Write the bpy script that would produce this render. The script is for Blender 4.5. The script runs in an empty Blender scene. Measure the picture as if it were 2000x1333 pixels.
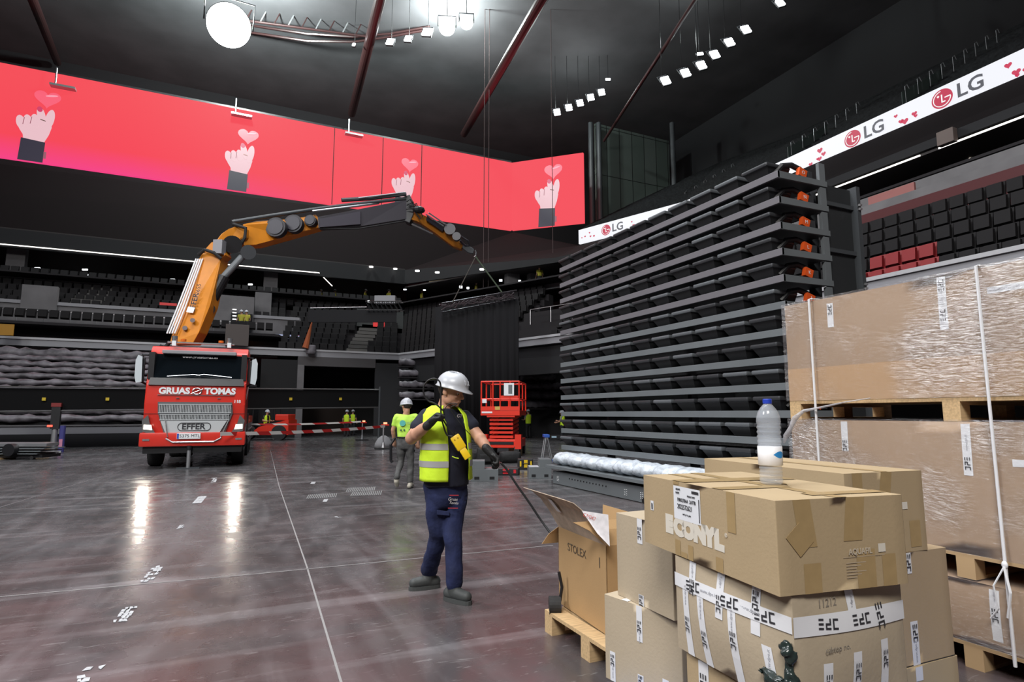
import bpy, bmesh, math, random
from mathutils import Vector as V, Matrix as M, noise
S = bpy.context.scene
C = S.collection
R = math.radians
rnd = random.Random(7)
# ------------------------------------------------------------------ camera
EYE = 1.48
YAW, PITCH, FPX = R(24.85), R(7.05), 1150.0
cd = bpy.data.cameras.new('camera'); cam = bpy.data.objects.new('camera', cd); C.objects.link(cam)
cam.location = (0, 0, EYE); cam.rotation_euler = (R(90) + PITCH, 0, -YAW)
cd.sensor_width = 36; cd.lens = FPX / 2000 * 36; cd.clip_start = .05; cd.clip_end = 300
S.camera = cam
# ------------------------------------------------------------------ world, exposure
w = bpy.data.worlds.new('world'); S.world = w; w.use_nodes = True
w.node_tree.nodes['Background'].inputs[0].default_value = (.55, .6, .75, 1)
w.node_tree.nodes['Background'].inputs[1].default_value = .035
S.view_settings.view_transform = 'Standard'; S.view_settings.look = 'None'
S.view_settings.gamma = 1; S.view_settings.exposure = -0.08
S.cycles.max_bounces = 6; S.cycles.glossy_bounces = 3; S.cycles.transparent_max_bounces = 12
S.cycles.caustics_reflective = False; S.cycles.caustics_refractive = False
S.cycles.sample_clamp_indirect = 4
S.cycles.use_denoising = True

FH = V((math.sin(YAW), math.cos(YAW), 0)); RT = V((math.cos(YAW), -math.sin(YAW), 0))
FW = V((math.sin(YAW)*math.cos(PITCH), math.cos(YAW)*math.cos(PITCH), math.sin(PITCH)))
UP = RT.cross(FW)
O = V((0, 0, EYE))
def ray(px, py): return FW + RT*((px-1000)/FPX) + UP*((666.5-py)/FPX)
def U(px, py, z):                      # point seen at a pixel, z metres ahead
    d = ray(px, py); return O + d*(z/d.dot(FH))
def onH(px, py, h=0):
    d = ray(px, py); return O + d*((h-EYE)/d.z)
def onX(px, py, x):
    d = ray(px, py); return O + d*(x/d.x)
def onY(px, py, y):
    d = ray(px, py); return O + d*(y/d.y)

# ------------------------------------------------------------------ lamps
def area(name, loc, aim, sx, sy, power, col=(1, 1, 1), spread=180):
    l = bpy.data.lights.new(name, 'AREA'); l.shape = 'RECTANGLE'; l.size = sx; l.size_y = sy
    l.energy = power; l.color = col; l.spread = R(spread)
    o = bpy.data.objects.new(name, l); C.objects.link(o); o.location = loc
    o.rotation_euler = (V(aim)-V(loc)).to_track_quat('-Z', 'Y').to_euler(); o['kind'] = 'helper'; return o
def spot(name, loc, aim, power, size, col=(1, 1, 1), rad=.3, blend=.5):
    l = bpy.data.lights.new(name, 'SPOT'); l.energy = power; l.spot_size = R(size); l.spot_blend = blend
    l.color = col; l.shadow_soft_size = rad
    o = bpy.data.objects.new(name, l); C.objects.link(o); o.location = loc
    o.rotation_euler = (V(aim)-V(loc)).to_track_quat('-Z', 'Y').to_euler(); o['kind'] = 'helper'; return o
def point(name, loc, power, col=(1, 1, 1), rad=.3):
    l = bpy.data.lights.new(name, 'POINT'); l.energy = power; l.color = col; l.shadow_soft_size = rad
    o = bpy.data.objects.new(name, l); C.objects.link(o); o.location = loc; o['kind'] = 'helper'; return o
area('roof_lamps_over_court', (-1, 9, 27), (0, 6, 0), 14, 14, 6000, (.93, .96, 1))
area('roof_lamps_behind', (-10, -10, 20), (2, 3, 0), 9, 6, 6800, (1, .97, .93))
area('roof_lamps_far', (-4, 26, 28), (-4, 24, 0), 26, 14, 2600, (.93, .96, 1))
area('roof_lamps_left', (-20, 7, 20), (2, 4, 0), 8, 8, 4600, (.97, .98, 1))

# ------------------------------------------------------------------ materials
MC = {}
def mat(name, col=(.5, .5, .5), rough=.5, metal=0, emit=0, var=0, scale=8, bump=0, bscale=60, trans=0, alpha=1, coat=0, stretch=(1, 1, 1), ior=1.45, spec=.5):
    if name in MC: return MC[name]
    m = bpy.data.materials.new(name); m.use_nodes = True; nt = m.node_tree; N = nt.nodes; L = nt.links
    b = N['Principled BSDF']
    b.inputs['Base Color'].default_value = (*col, 1); b.inputs['Roughness'].default_value = rough
    b.inputs['Metallic'].default_value = metal; b.inputs['Transmission Weight'].default_value = trans
    b.inputs['Alpha'].default_value = alpha; b.inputs['Coat Weight'].default_value = coat; b.inputs['IOR'].default_value = ior
    b.inputs['Specular IOR Level'].default_value = spec
    if emit:
        b.inputs['Emission Color'].default_value = (*col, 1); b.inputs['Emission Strength'].default_value = emit
    if var or bump:
        tc = N.new('ShaderNodeTexCoord'); mp = N.new('ShaderNodeMapping'); L.new(tc.outputs['Object'], mp.inputs[0])
        mp.inputs['Scale'].default_value = stretch
    if var:
        n = N.new('ShaderNodeTexNoise'); n.inputs['Scale'].default_value = scale; n.inputs['Detail'].default_value = 5
        L.new(mp.outputs[0], n.inputs[0])
        r = N.new('ShaderNodeValToRGB'); e = r.color_ramp.elements
        e[0].position = .3; e[1].position = .7
        e[0].color = tuple(c*(1-var) for c in col)+(1,); e[1].color = tuple(min(1, c*(1+var)) for c in col)+(1,)
        L.new(n.outputs[0], r.inputs[0]); L.new(r.outputs[0], b.inputs['Base Color'])
    if bump:
        n = N.new('ShaderNodeTexNoise'); n.inputs['Scale'].default_value = bscale; n.inputs['Detail'].default_value = 4
        L.new(mp.outputs[0], n.inputs[0])
        bp = N.new('ShaderNodeBump'); bp.inputs['Strength'].default_value = bump; bp.inputs['Distance'].default_value = .02
        L.new(n.outputs[0], bp.inputs['Height']); L.new(bp.outputs[0], b.inputs['Normal'])
    MC[name] = m; return m
black = mat('black_paint', (.012, .012, .014), .45)
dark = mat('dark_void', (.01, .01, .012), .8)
steel = mat('galvanised_steel', (.45, .46, .48), .4, .8)
chrome = mat('bright_metal', (.7, .7, .72), .25, .9)
white = mat('white_plastic', (.8, .82, .84), .35)
rubber = mat('tyre_rubber', (.02, .02, .021), .75, var=.3, scale=20)
redp = mat('red_paint', (.62, .03, .018), .35, coat=.4)
redl = mat('red_lift_paint', (.75, .04, .02), .4)
orange = mat('orange_paint', (.62, .22, .015), .4, var=.08, scale=3)
ink = mat('black_ink', (.03, .03, .035), .6)
card = mat('cardboard_tan', (.41, .31, .185), .75, var=.05, scale=3, bump=.05, bscale=90)
card2 = mat('cardboard_pale', (.43, .355, .255), .78, var=.05, scale=3, bump=.06, bscale=70)
card3 = mat('cardboard_wrapped', (.36, .25, .165), .7, var=.06, scale=2)
btape = mat('brown_tape', (.37, .26, .125), .3, var=.06, scale=20)
wtape = mat('white_tape', (.72, .73, .76), .35)
wood = mat('pallet_wood', (.56, .39, .21), .75, var=.18, scale=9, stretch=(1, 8, 8))
hv = mat('hi_vis_yellow', (.62, .88, .03), .7, bump=.15, bscale=25)
hv2 = mat('hi_vis_shirt', (.50, .80, .10), .7, bump=.15, bscale=25)
refl = mat('reflective_grey', (.36, .36, .36), .45)
navy = mat('navy_cloth', (.012, .014, .028), .85, bump=.1, bscale=40)
navyt = mat('navy_trouser_cloth', (.013, .02, .07), .85, var=.25, scale=10, bump=.3, bscale=22)
greyt = mat('grey_trouser_cloth', (.085, .085, .085), .85, var=.3, scale=10, bump=.3, bscale=22)
skin = mat('skin', (.50, .27, .18), .5, var=.08, scale=18)
skind = mat('skin_dark', (.30, .15, .09), .5)
hair = mat('dark_hair', (.03, .022, .018), .8)
beard = mat('stubble', (.22, .12, .085), .75, var=.2, scale=90)
glove = mat('black_glove', (.014, .014, .015), .6, bump=.2, bscale=60)
helm = mat('white_helmet_shell', (.46, .48, .52), .32)
greym = mat('grey_metal_ledge', (.26, .26, .28), .5)
slate = mat('slate_steel', (.14, .155, .165), .42, var=.06, scale=2)
slated = mat('dark_slate_steel', (.052, .058, .064), .45)
seatm = mat('seat_black', (.038, .04, .044), .38)
seatl = mat('seat_grey', (.11, .12, .13), .35)
plast = mat('clear_plastic_sheet', (.55, .6, .66), .3, var=.25, scale=10, bump=.9, bscale=12)
plastd = mat('dull_plastic_sheet', (.13, .12, .135), .45, var=.6, scale=2.2, bump=.6, bscale=5)
conc = mat('light_concrete', (.15, .145, .15), .8, var=.15, scale=1)
seatf = mat('far_seat_plastic', (.012, .011, .012), .75, spec=.25)
lampw = mat('lamp_white', (1, 1, 1), .5, emit=30)
def emis(name, col, st):
    if name in MC: return MC[name]
    m = bpy.data.materials.new(name); m.use_nodes = True; N = m.node_tree.nodes
    b = N['Principled BSDF']; b.inputs['Base Color'].default_value = (0, 0, 0, 1); b.inputs['Roughness'].default_value = .5
    b.inputs['Emission Color'].default_value = (*col, 1); b.inputs['Emission Strength'].default_value = st
    MC[name] = m; return m

# ------------------------------------------------------------------ mesh builder
def T(x=0, y=0, z=0): return M.Translation((x, y, z))
def RZ(a): return M.Rotation(R(a), 4, 'Z')
def RX(a): return M.Rotation(R(a), 4, 'X')
def RY(a): return M.Rotation(R(a), 4, 'Y')
def frame(o, x, y, z): return M((( x[0], y[0], z[0], o[0]), (x[1], y[1], z[1], o[1]), (x[2], y[2], z[2], o[2]), (0, 0, 0, 1)))
class MB:
    def __init__(s, m=None): s.bm = bmesh.new(); s.m = m or M.Identity(4)
    def _x(s, vs, m=None): bmesh.ops.transform(s.bm, matrix=s.m @ (m or M.Identity(4)), verts=vs)
    def box(s, x0, x1, y0, y1, z0, z1, m=None, bev=0):
        r = bmesh.ops.create_cube(s.bm, size=1, matrix=T((x0+x1)/2, (y0+y1)/2, (z0+z1)/2) @ M.Diagonal((abs(x1-x0), abs(y1-y0), abs(z1-z0), 1)))
        vs = r['verts']
        if bev:
            es = list({e for v in vs for e in v.link_edges})
            r = bmesh.ops.bevel(s.bm, geom=es, offset=bev, segments=2, profile=.6, affect='EDGES')
            vs = list({v for f in r['faces'] for v in f.verts} | {v for v in vs if v.is_valid})
        s._x(vs, m); return s
    def cyl(s, a, b, r, r2=None, n=12, cap=True):
        a, b = V(a), V(b); d = b-a
        if d.length < 1e-6: return s
        q = d.to_track_quat('Z', 'Y').to_matrix().to_4x4()
        o = bmesh.ops.create_cone(s.bm, cap_ends=cap, segments=n, radius1=r, radius2=r if r2 is None else r2, depth=d.length, matrix=T(*((a+b)/2)) @ q)
        s._x(o['verts']); return s
    def tube(s, pts, r, n=8, rr=None):
        pts = [V(p) for p in pts]; rings = []
        for i, p in enumerate(pts):
            d = (pts[min(i+1, len(pts)-1)] - pts[max(i-1, 0)]).normalized()
            q = d.to_track_quat('Z', 'Y'); k = rr[i] if rr else r
            rings.append([s.bm.verts.new(s.m @ (p + q @ V((k*math.cos(6.28319*j/n), k*math.sin(6.28319*j/n), 0)))) for j in range(n)])
        # keep rings aligned
        for i in range(1, len(rings)):
            best = min(range(n), key=lambda k: (rings[i][k].co - rings[i-1][0].co - (s.m.to_3x3() @ (pts[i]-pts[i-1]))).length)
            rings[i] = rings[i][best:]+rings[i][:best]
        for a, b in zip(rings, rings[1:]):
            for j in range(n): s.bm.faces.new((a[j], a[(j+1) % n], b[(j+1) % n], b[j]))
        s.bm.faces.new(rings[0][::-1]); s.bm.faces.new(rings[-1]); return s
    def ball(s, c, r, m=None, u=16, v=10):
        if not hasattr(r, '__len__'): r = (r, r, r)
        c = V(c); mm = s.m @ T(*c) @ (m or M.Identity(4)) @ M.Diagonal((*r, 1)); nv = s.bm.verts.new; nf = s.bm.faces.new
        top, bot = nv(mm @ V((0, 0, 1))), nv(mm @ V((0, 0, -1)))
        rg = [[nv(mm @ V((math.sin(math.pi*i/v)*math.cos(6.28318*j/u), math.sin(math.pi*i/v)*math.sin(6.28318*j/u), math.cos(math.pi*i/v)))) for j in range(u)] for i in range(1, v)]
        for j in range(u):
            k = (j+1) % u; nf((top, rg[0][j], rg[0][k])); nf((bot, rg[-1][k], rg[-1][j]))
            for a, b in zip(rg, rg[1:]): nf((a[j], b[j], b[k], a[k]))
        return s
    def chain(s, pts, rad, n=14):            # tapered limb: cones and balls, joined by remesh
        for i in range(len(pts)-1): s.cyl(pts[i], pts[i+1], rad[i], rad[i+1], n)
        for p, r in zip(pts, rad): s.ball(p, r, u=n, v=8)
        return s
    def lathe(s, prof, m=None, n=24):
        rings = []
        mm = s.m @ (m or M.Identity(4))
        for r, z in prof: rings.append([s.bm.verts.new(mm @ V((r*math.cos(6.28319*j/n), r*math.sin(6.28319*j/n), z))) for j in range(n)])
        for a, b in zip(rings, rings[1:]):
            for j in range(n): s.bm.faces.new((a[j], a[(j+1) % n], b[(j+1) % n], b[j]))
        s.bm.faces.new(rings[0][::-1]); s.bm.faces.new(rings[-1]); return s
    def quad(s, *p): s.bm.faces.new([s.bm.verts.new(s.m @ V(q)) for q in p]); return s
    def prism(s, poly, m, d):                # polygon in local xy extruded by d along local z
        mm = s.m @ m
        a = [s.bm.verts.new(mm @ V((x, y, 0))) for x, y in poly]; b = [s.bm.verts.new(mm @ V((x, y, d))) for x, y in poly]
        s.bm.faces.new(a[::-1]); s.bm.faces.new(b)
        for i in range(len(poly)): s.bm.faces.new((a[i], a[(i+1) % len(poly)], b[(i+1) % len(poly)], b[i]))
        return s
    def hexa(s, p):                          # 8 corners: bottom 4 then top 4
        v = [s.bm.verts.new(s.m @ V(q)) for q in p]
        for f in ((3, 2, 1, 0), (4, 5, 6, 7), (0, 1, 5, 4), (1, 2, 6, 5), (2, 3, 7, 6), (3, 0, 4, 7)): s.bm.faces.new([v[i] for i in f])
        return s
    def loft(s, rings, closed=True, caps=True):
        rr = [[s.bm.verts.new(s.m @ V(p)) for p in r] for r in rings]; n = len(rr[0])
        for a, b in zip(rr, rr[1:]):
            for j in range(n if closed else n-1): s.bm.faces.new((a[j], a[(j+1) % n], b[(j+1) % n], b[j]))
        if closed and caps: s.bm.faces.new(rr[0][::-1]); s.bm.faces.new(rr[-1])
        return s
    def build(s, name, m, parent=None, smooth=False, world=False, label=None, fix=True, angle=None):
        if fix: bmesh.ops.recalc_face_normals(s.bm, faces=s.bm.faces)
        me = bpy.data.meshes.new(name); s.bm.to_mesh(me); s.bm.free()
        me.materials.append(m)
        if smooth: me.shade_smooth()
        if angle is not None:
            me.shade_smooth()
            try: me.set_sharp_from_angle(angle=R(angle))
            except Exception: pass
        o = bpy.data.objects.new(name, me); C.objects.link(o)
        if parent:
            o.parent = parent
            if world: o.matrix_parent_inverse = rootm(parent).inverted()
        if label: o['label'] = label
        return o
def rootm(o):
    m = M.LocRotScale(o.location, o.rotation_euler, o.scale)
    if o.parent: m = rootm(o.parent) @ o.matrix_parent_inverse @ m
    return m
def tag(o, label=None, cat=None, group=None, kind=None):
    if label: o['label'] = label
    if cat: o['category'] = cat
    if group: o['group'] = group
    if kind: o['kind'] = kind
    return o
def thing(name, label, cat, loc=(0, 0, 0), rz=0, group=None):
    o = bpy.data.objects.new(name, None); C.objects.link(o); o.location = loc; o.rotation_euler = (0, 0, R(rz))
    o.empty_display_size = .2
    return tag(o, label, cat, group)
def struct(o): o['kind'] = 'structure'; return o
def dup(o, parent=None):
    c = o.copy(); C.objects.link(c); c.parent = parent
    for ch in o.children: dup(ch, c)
    return c
TS = bpy.data.scenes.new('workshop'); TL = TS.view_layers[0]
def evaluated_mesh(o):                 # evaluate one object alone, off the main scene
    for c_ in list(o.users_collection): c_.objects.unlink(o)
    TS.collection.objects.link(o); TL.update()
    me = bpy.data.meshes.new_from_object(o.evaluated_get(TL.depsgraph)); bpy.data.objects.remove(o); return me
def remesh(mb, name, m, vox, parent=None, sm=6, world=False, disp=0, dscale=8, label=None, fac=.6):
    """union overlapping closed shapes into one continuous smooth skin"""
    o = mb.build('tmp', m)
    md = o.modifiers.new('r', 'REMESH'); md.mode = 'VOXEL'; md.voxel_size = vox; md.use_smooth_shade = True
    if sm: q = o.modifiers.new('s', 'SMOOTH'); q.iterations = sm; q.factor = fac
    me = evaluated_mesh(o); me.name = name
    me.materials.clear(); me.materials.append(m)
    if disp:
        for v in me.vertices:
            v.co += v.normal*disp*noise.noise(v.co*dscale)
    me.shade_smooth()
    r = bpy.data.objects.new(name, me); C.objects.link(r)
    if parent:
        r.parent = parent
        if world: r.matrix_parent_inverse = rootm(parent).inverted()
    if label: r['label'] = label
    return r
FC = {}
def text(s, size, m, mtx, name='lettering', parent=None, world=True, bold=0, ext=.001, ax='CENTER', ay='CENTER', sx=1, shear=0):
    k = (s, size, m.name, bold, ext, ax, ay, shear)
    if k not in FC:
        c = bpy.data.curves.new(name, 'FONT'); c.body = s; c.size = size; c.extrude = ext; c.offset = bold
        c.align_x = ax; c.align_y = ay; c.resolution_u = 3; c.shear = shear
        me = evaluated_mesh(bpy.data.objects.new('tmp', c))
        me.materials.clear(); me.materials.append(m); me.name = name; FC[k] = me
    o = bpy.data.objects.new(name, FC[k]); C.objects.link(o)
    o.matrix_basis = mtx @ M.Diagonal((sx, 1, 1, 1))
    if parent:
        o.parent = parent
        if world: o.matrix_parent_inverse = rootm(parent).inverted()
    return o
# ================================================================== SETTING
def floor_mat():
    m = bpy.data.materials.new('sealed_concrete_floor'); m.use_nodes = True; nt = m.node_tree; N = nt.nodes; L = nt.links
    b = N['Principled BSDF']; tc = N.new('ShaderNodeTexCoord')
    def nz(scale, det, st=(1, 1, 1), rot=0, dist=0):
        mp = N.new('ShaderNodeMapping'); mp.inputs['Scale'].default_value = st; mp.inputs['Rotation'].default_value = (0, 0, rot)
        L.new(tc.outputs['Object'], mp.inputs[0]); n = N.new('ShaderNodeTexNoise'); n.inputs['Scale'].default_value = scale
        n.inputs['Detail'].default_value = det; n.inputs['Distortion'].default_value = dist; L.new(mp.outputs[0], n.inputs[0]); return n.outputs[0]
    def ramp(x, p0, p1, c0, c1):
        r = N.new('ShaderNodeValToRGB'); e = r.color_ramp.elements; e[0].position = p0; e[1].position = p1
        e[0].color = (*c0, 1); e[1].color = (*c1, 1); L.new(x, r.inputs[0]); return r.outputs[0]
    def mix(f, a, c, t='MIX'):
        x = N.new('ShaderNodeMix'); x.data_type = 'RGBA'; x.blend_type = t
        if isinstance(f, float): x.inputs[0].default_value = f
        else: L.new(f, x.inputs[0])
        L.new(a, x.inputs[6]); L.new(c, x.inputs[7]); return x.outputs[2]
    base = ramp(nz(.35, 5, dist=.6), .35, .65, (.062, .060, .062), (.095, .092, .096))
    # worn red floor paint, thicker near the goods
    sx = N.new('ShaderNodeSeparateXYZ'); L.new(tc.outputs['Object'], sx.inputs[0])
    mr = N.new('ShaderNodeMapRange'); mr.inputs[1].default_value = 11; mr.inputs[2].default_value = 3.5; L.new(sx.outputs[1], mr.inputs[0])
    ml = N.new('ShaderNodeMath'); ml.operation = 'MULTIPLY'; L.new(mr.outputs[0], ml.inputs[0])
    L.new(ramp(nz(.55, 6, dist=.8), .38, .62, (.15, .15, .15), (1, 1, 1)), ml.inputs[1])
    red = ramp(nz(2, 4), .3, .7, (.085, .048, .048), (.105, .070, .069))
    c = mix(ml.outputs[0], base, red)
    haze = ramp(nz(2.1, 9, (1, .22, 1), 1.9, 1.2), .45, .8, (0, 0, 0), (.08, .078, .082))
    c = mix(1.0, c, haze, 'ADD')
    tr = ramp(nz(1.4, 9, (.16, 2.2, 1), -.3, .5), .56, .74, (0, 0, 0), (.10, .10, .105))
    c = mix(1.0, c, tr, 'ADD')
    sc = ramp(nz(7, 12, (.5, 3, 1), .25, 2.5), .63, .7, (0, 0, 0), (.10, .10, .10))
    c = mix(1.0, c, sc, 'ADD')
    fs = ramp(nz(60, 3), .70, .75, (0, 0, 0), (.12, .12, .12))
    c = mix(1.0, c, fs, 'ADD')
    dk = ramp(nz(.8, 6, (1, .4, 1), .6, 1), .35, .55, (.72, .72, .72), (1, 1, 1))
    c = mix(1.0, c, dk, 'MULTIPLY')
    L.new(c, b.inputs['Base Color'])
    rr = ramp(nz(3, 8, dist=.5), .35, .65, (.17, .17, .17), (.33, .33, .33))
    L.new(rr, b.inputs['Roughness']); b.inputs['Specular IOR Level'].default_value = .5
    bp = N.new('ShaderNodeBump'); bp.inputs['Strength'].default_value = .06; bp.inputs['Distance'].default_value = .02
    L.new(nz(9, 6), bp.inputs['Height']); L.new(bp.outputs[0], b.inputs['Normal'])
    return m
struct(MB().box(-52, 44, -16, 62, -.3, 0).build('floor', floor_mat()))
jm = mat('joint_filler', (.27, .26, .26), .6)
def strip(pts, wd, m, name, z=.002):
    mb = MB(); n = len(pts); L_ = []; 
    for i, p in enumerate(pts):
        d = (pts[min(i+1, n-1)]-pts[max(0, i-1)]).normalized(); s = V((-d.y, d.x, 0))*wd/2
        L_.append((p+s, p-s))
    for a, b in zip(L_, L_[1:]):
        mb.quad(*[(q.x, q.y, z) for q in (a[0], a[1], b[1], b[0])])
    return mb.build(name, m)
struct(strip([onH(528, 880), onH(545, 950), onH(600, 1110), onH(668, 1340)], .015, jm, 'floor_joint'))
struct(strip([onH(-60, 1172), onH(500, 1122), onH(1080, 1066)], .018, jm, 'floor_joint'))
struct(strip([onH(-60, 1010), onH(130, 952), onH(330, 893)], .03, mat('joint_faint', (.13, .125, .13), .5), 'floor_joint'))
struct(strip([onH(640, 966), onH(900, 950), onH(1100, 925)], .012, jm, 'floor_joint'))
chip = mat('chipped_white_paint', (.46, .47, .49), .55, var=.3, scale=30)
def chips(x0, y0, x1, y1, wpx, n, seed):
    r = random.Random(seed); mb = MB(M.Identity(4)); a = onH(x0, y0); b = onH(x1, y1); d = b-a; wd = (onH(x0+wpx, y0)-a).length
    s = V((-d.y, d.x, 0)).normalized()*wd*.5; k = 0
    mb_n = max(3, n)
    for i in range(mb_n):
        for j in range(3):
            if n > 3 and r.random() < .3: continue
            t0 = i/mb_n; t1 = (i+.95)/mb_n; u0 = -1+2*j/3; u1 = u0+.64
            q = [a+d*t0+s*u0, a+d*t1+s*u0, a+d*t1+s*u1, a+d*t0+s*u1]
            e = wd*.12 if n > 3 else 0
            mb.quad(*[(p.x+r.uniform(-e, e), p.y+r.uniform(-e, e), .004) for p in q])
    return struct(mb.build('floor_marking', chip))
chips(165, 1333, 185, 1303, 34, 4, 1); chips(232, 1216, 258, 1186, 24, 6, 2); chips(284, 1138, 310, 1106, 20, 8, 3)
chips(384, 984, 396, 970, 16, 3, 4); chips(414, 943, 419, 934, 11, 6, 5); chips(610, 946, 613, 942, 8, 3, 6); chips(634, 981, 637, 976, 8, 3, 7)
chips(350, 1034, 358, 1026, 10, 6, 8); chips(655, 1010, 664, 1012, 6, 5, 9); chips(536, 858, 542, 861, 8, 3, 10)
# floor drains: slotted grates
gm = mat('grate_slot', (.24, .25, .25), .5)
for (x, y, wd_) in ((598, 975, 60), (675, 962, 58), (684, 970, 62)):
    mb = MB(); a = onH(x, y); b = onH(x+wd_, y-3); d = (b-a)/16; s = onH(x+5, y-8)-a
    for i in range(16):
        p = a+d*i; q = p+d*.5; mb.quad(*[(v.x, v.y, .004) for v in (p, q, q+s, p+s)])
    struct(mb.build('floor_grate', gm))
roofm = mat('roof_dark', (.07, .07, .075), .8, var=.2, scale=.3)
struct(MB().box(-52, 46, -16, 64, 34, 34.5).build('ceiling', roofm))
struct(MB().box(-52.5, -52, -16, 64, 0, 34).build('wall_left', dark))
struct(MB().box(-52, 46, 64, 64.5, 0, 34).build('wall_far', dark))
struct(MB().box(46, 46.5, -16, 64, 0, 34).build('wall_right', dark))
# ---- stands: a profile (offset from pitch line, height) swept along the bowl
PA = [(-50, 40), (9.9, 40), (13.5, 31), (17.5, 20), (17.5, -13)]
PB = [(-50, 47), (12, 47), (19, 34), (24.5, 24), (24.5, -13)]
def path(o): return [V((a[0]+(b[0]-a[0])*o/7, a[1]+(b[1]-a[1])*o/7, 0)) for a, b in zip(PA, PB)]
def along(o, seg, t): p = path(o); return p[seg].lerp(p[seg+1], t)
def sweep(prof, m, name, i0=0, i1=4, t0=0, t1=1, kind=True):
    cols = []
    for (o, h) in prof:
        p = path(o)[i0:i1+1]
        p = [q.copy() for q in p]
        if t0: p[0] = p[0].lerp(p[1], t0)
        if t1 < 1: p[-1] = p[-2].lerp(p[-1], t1)
        cols.append([V((q.x, q.y, h)) for q in p])
    mb = MB(); rings = [[c[i] for c in cols] for i in range(len(cols[0]))]
    mb.loft(rings); o = mb.build(name, m)
    return struct(o) if kind else o
def rect(o0, o1, h0, h1): return [(o0, h0), (o1, h0), (o1, h1), (o0, h1)]
TC = (2+50)/59.9      # where the central block starts on the far side
sweep(rect(-.15, .5, 5.15, 5.5), greym, 'trim_ledge')                     # lower balcony fascia
sweep(rect(-.22, .3, 5.5, 5.62), mat('ledge_capping', (.42, .42, .44), .4), 'trim_ledge_capping')
sweep(rect(.1, .6, 3.6, 5.15), dark, 'wall_fascia', 1, 4)
sweep([(6.8, 0), (7.3, 0), (7.3, 5), (6.8, 5)], mat('under_stand_wall', (.018, .018, .02), .7), 'wall_under_stand')
rk = mat('stand_step_concrete', (.026, .024, .026), .9, spec=.2)
def rake(o0, h0, o1, h1, n, i0, i1, t0, t1, name='seating_steps'):
    prof = []; 
    for k in range(n):
        oa = o0+(o1-o0)*k/n; ob = o0+(o1-o0)*(k+1)/n; h = h0+(h1-h0)*k/(n-1) if n > 1 else h0
        prof += [(oa, h), (ob, h)]
    prof += [(o1, h0-.6), (o0, h0-.6)]
    return sweep(prof, rk, name, i0, i1, t0, t1)
rake(.6, 5.3, 6.6, 9.3, 10, 0, 2, TC, 1)                                   # central block
rake(.6, 5.2, 3.4, 7.6, 5, 2, 4, 0, 1)                                     # right block
rake(3.8, 7.7, 6.6, 9.1, 4, 0, 1, 0, TC)                                   # upper left rows
sweep(rect(2.4, 2.6, 5.2, 6.5), mat('suite_glass', (.012, .008, .009), .12), 'wall_suite', 0, 1, 0, TC)
sweep(rect(.7, 2.6, 6.45, 6.6), rk, 'floor_suite_roof', 0, 1, 0, TC)
sweep(rect(3.2, 3.7, 6.5, 7.95), conc, 'wall_balcony', 0, 1, .1, TC)
sweep(rect(3.1, 3.8, 7.95, 8.15), greym, 'trim_balcony_capping', 0, 1, .1, TC)
sweep(rect(6.7, 7.1, 9.8, 10.5), greym, 'trim_upper_fascia', 0, 2, 0, 1)
sweep(rect(6.7, 7.1, 9.8, 10.5), greym, 'trim_upper_fascia', 2, 4, 0, .3)
sweep(rect(4.3, 4.6, 7.9, 9.2), mat('red_wall', (.07, .006, .008), .6), 'wall_red_band', 2, 4, .3, 1)
sweep(rect(4.4, 4.9, 9.2, 9.55), conc, 'trim_right_fascia', 2, 4, .3, 1)
sweep(rect(5.0, 5.3, 9.55, 10.1), conc, 'wall_right_parapet', 2, 4, .3, 1)
sweep(rect(5.0, 12.4, 10.15, 10.25), rk, 'floor_concourse', 0, 4)
sweep(rect(12.2, 12.4, 10, 13.3), mat('concourse_wall', (.05, .042, .04), .7), 'wall_concourse', 0, 1)
sweep(rect(12.2, 12.4, 10, 11.9), MC['concourse_wall'], 'wall_concourse', 1, 4)
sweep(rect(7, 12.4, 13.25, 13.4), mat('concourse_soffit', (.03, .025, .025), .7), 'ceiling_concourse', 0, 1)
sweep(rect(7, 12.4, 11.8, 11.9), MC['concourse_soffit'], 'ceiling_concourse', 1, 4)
sweep(rect(6.9, 7.2, 12.1, 13.3), dark, 'wall_gallery_edge', 0, 1)
pe, pf = path(6.9), path(7.2)
for i_, (ha, hb_) in ((1, (13.3, 11.95)), (2, (11.95, 12.3)), (3, (12.3, 12.3))):
    lo_ = (12.1, 11.6) if i_ == 1 else (11.6, 11.95) if i_ == 2 else (11.95, 11.95)
    struct(MB().hexa([(pe[i_].x, pe[i_].y, lo_[0]), (pe[i_+1].x, pe[i_+1].y, lo_[1]), (pf[i_+1].x, pf[i_+1].y, lo_[1]), (pf[i_].x, pf[i_].y, lo_[0]), (pe[i_].x, pe[i_].y, ha), (pe[i_+1].x, pe[i_+1].y, hb_), (pf[i_+1].x, pf[i_+1].y, hb_), (pf[i_].x, pf[i_].y, ha)]).build('wall_gallery_edge', dark))
CT = [(-50, 50, 18.3), (23.3, 50, 18.9), (25.8, 42.1, 15.8), (29.3, 33.1, 15.8), (30, -13, 15.8)]
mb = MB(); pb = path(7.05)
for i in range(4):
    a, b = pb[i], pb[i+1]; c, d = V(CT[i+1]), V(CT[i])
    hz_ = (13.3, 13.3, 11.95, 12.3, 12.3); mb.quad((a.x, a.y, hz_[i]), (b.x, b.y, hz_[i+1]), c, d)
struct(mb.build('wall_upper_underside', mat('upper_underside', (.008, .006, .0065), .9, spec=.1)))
ledl = emis('led_line_warm', (1, .95, .88), 2.6)
def ledbar(pts, name, label):
    o = MB().tube(pts, .035, 6).build(name, ledl); return tag(o, label, 'strip light')
p = path(6.88)
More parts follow.
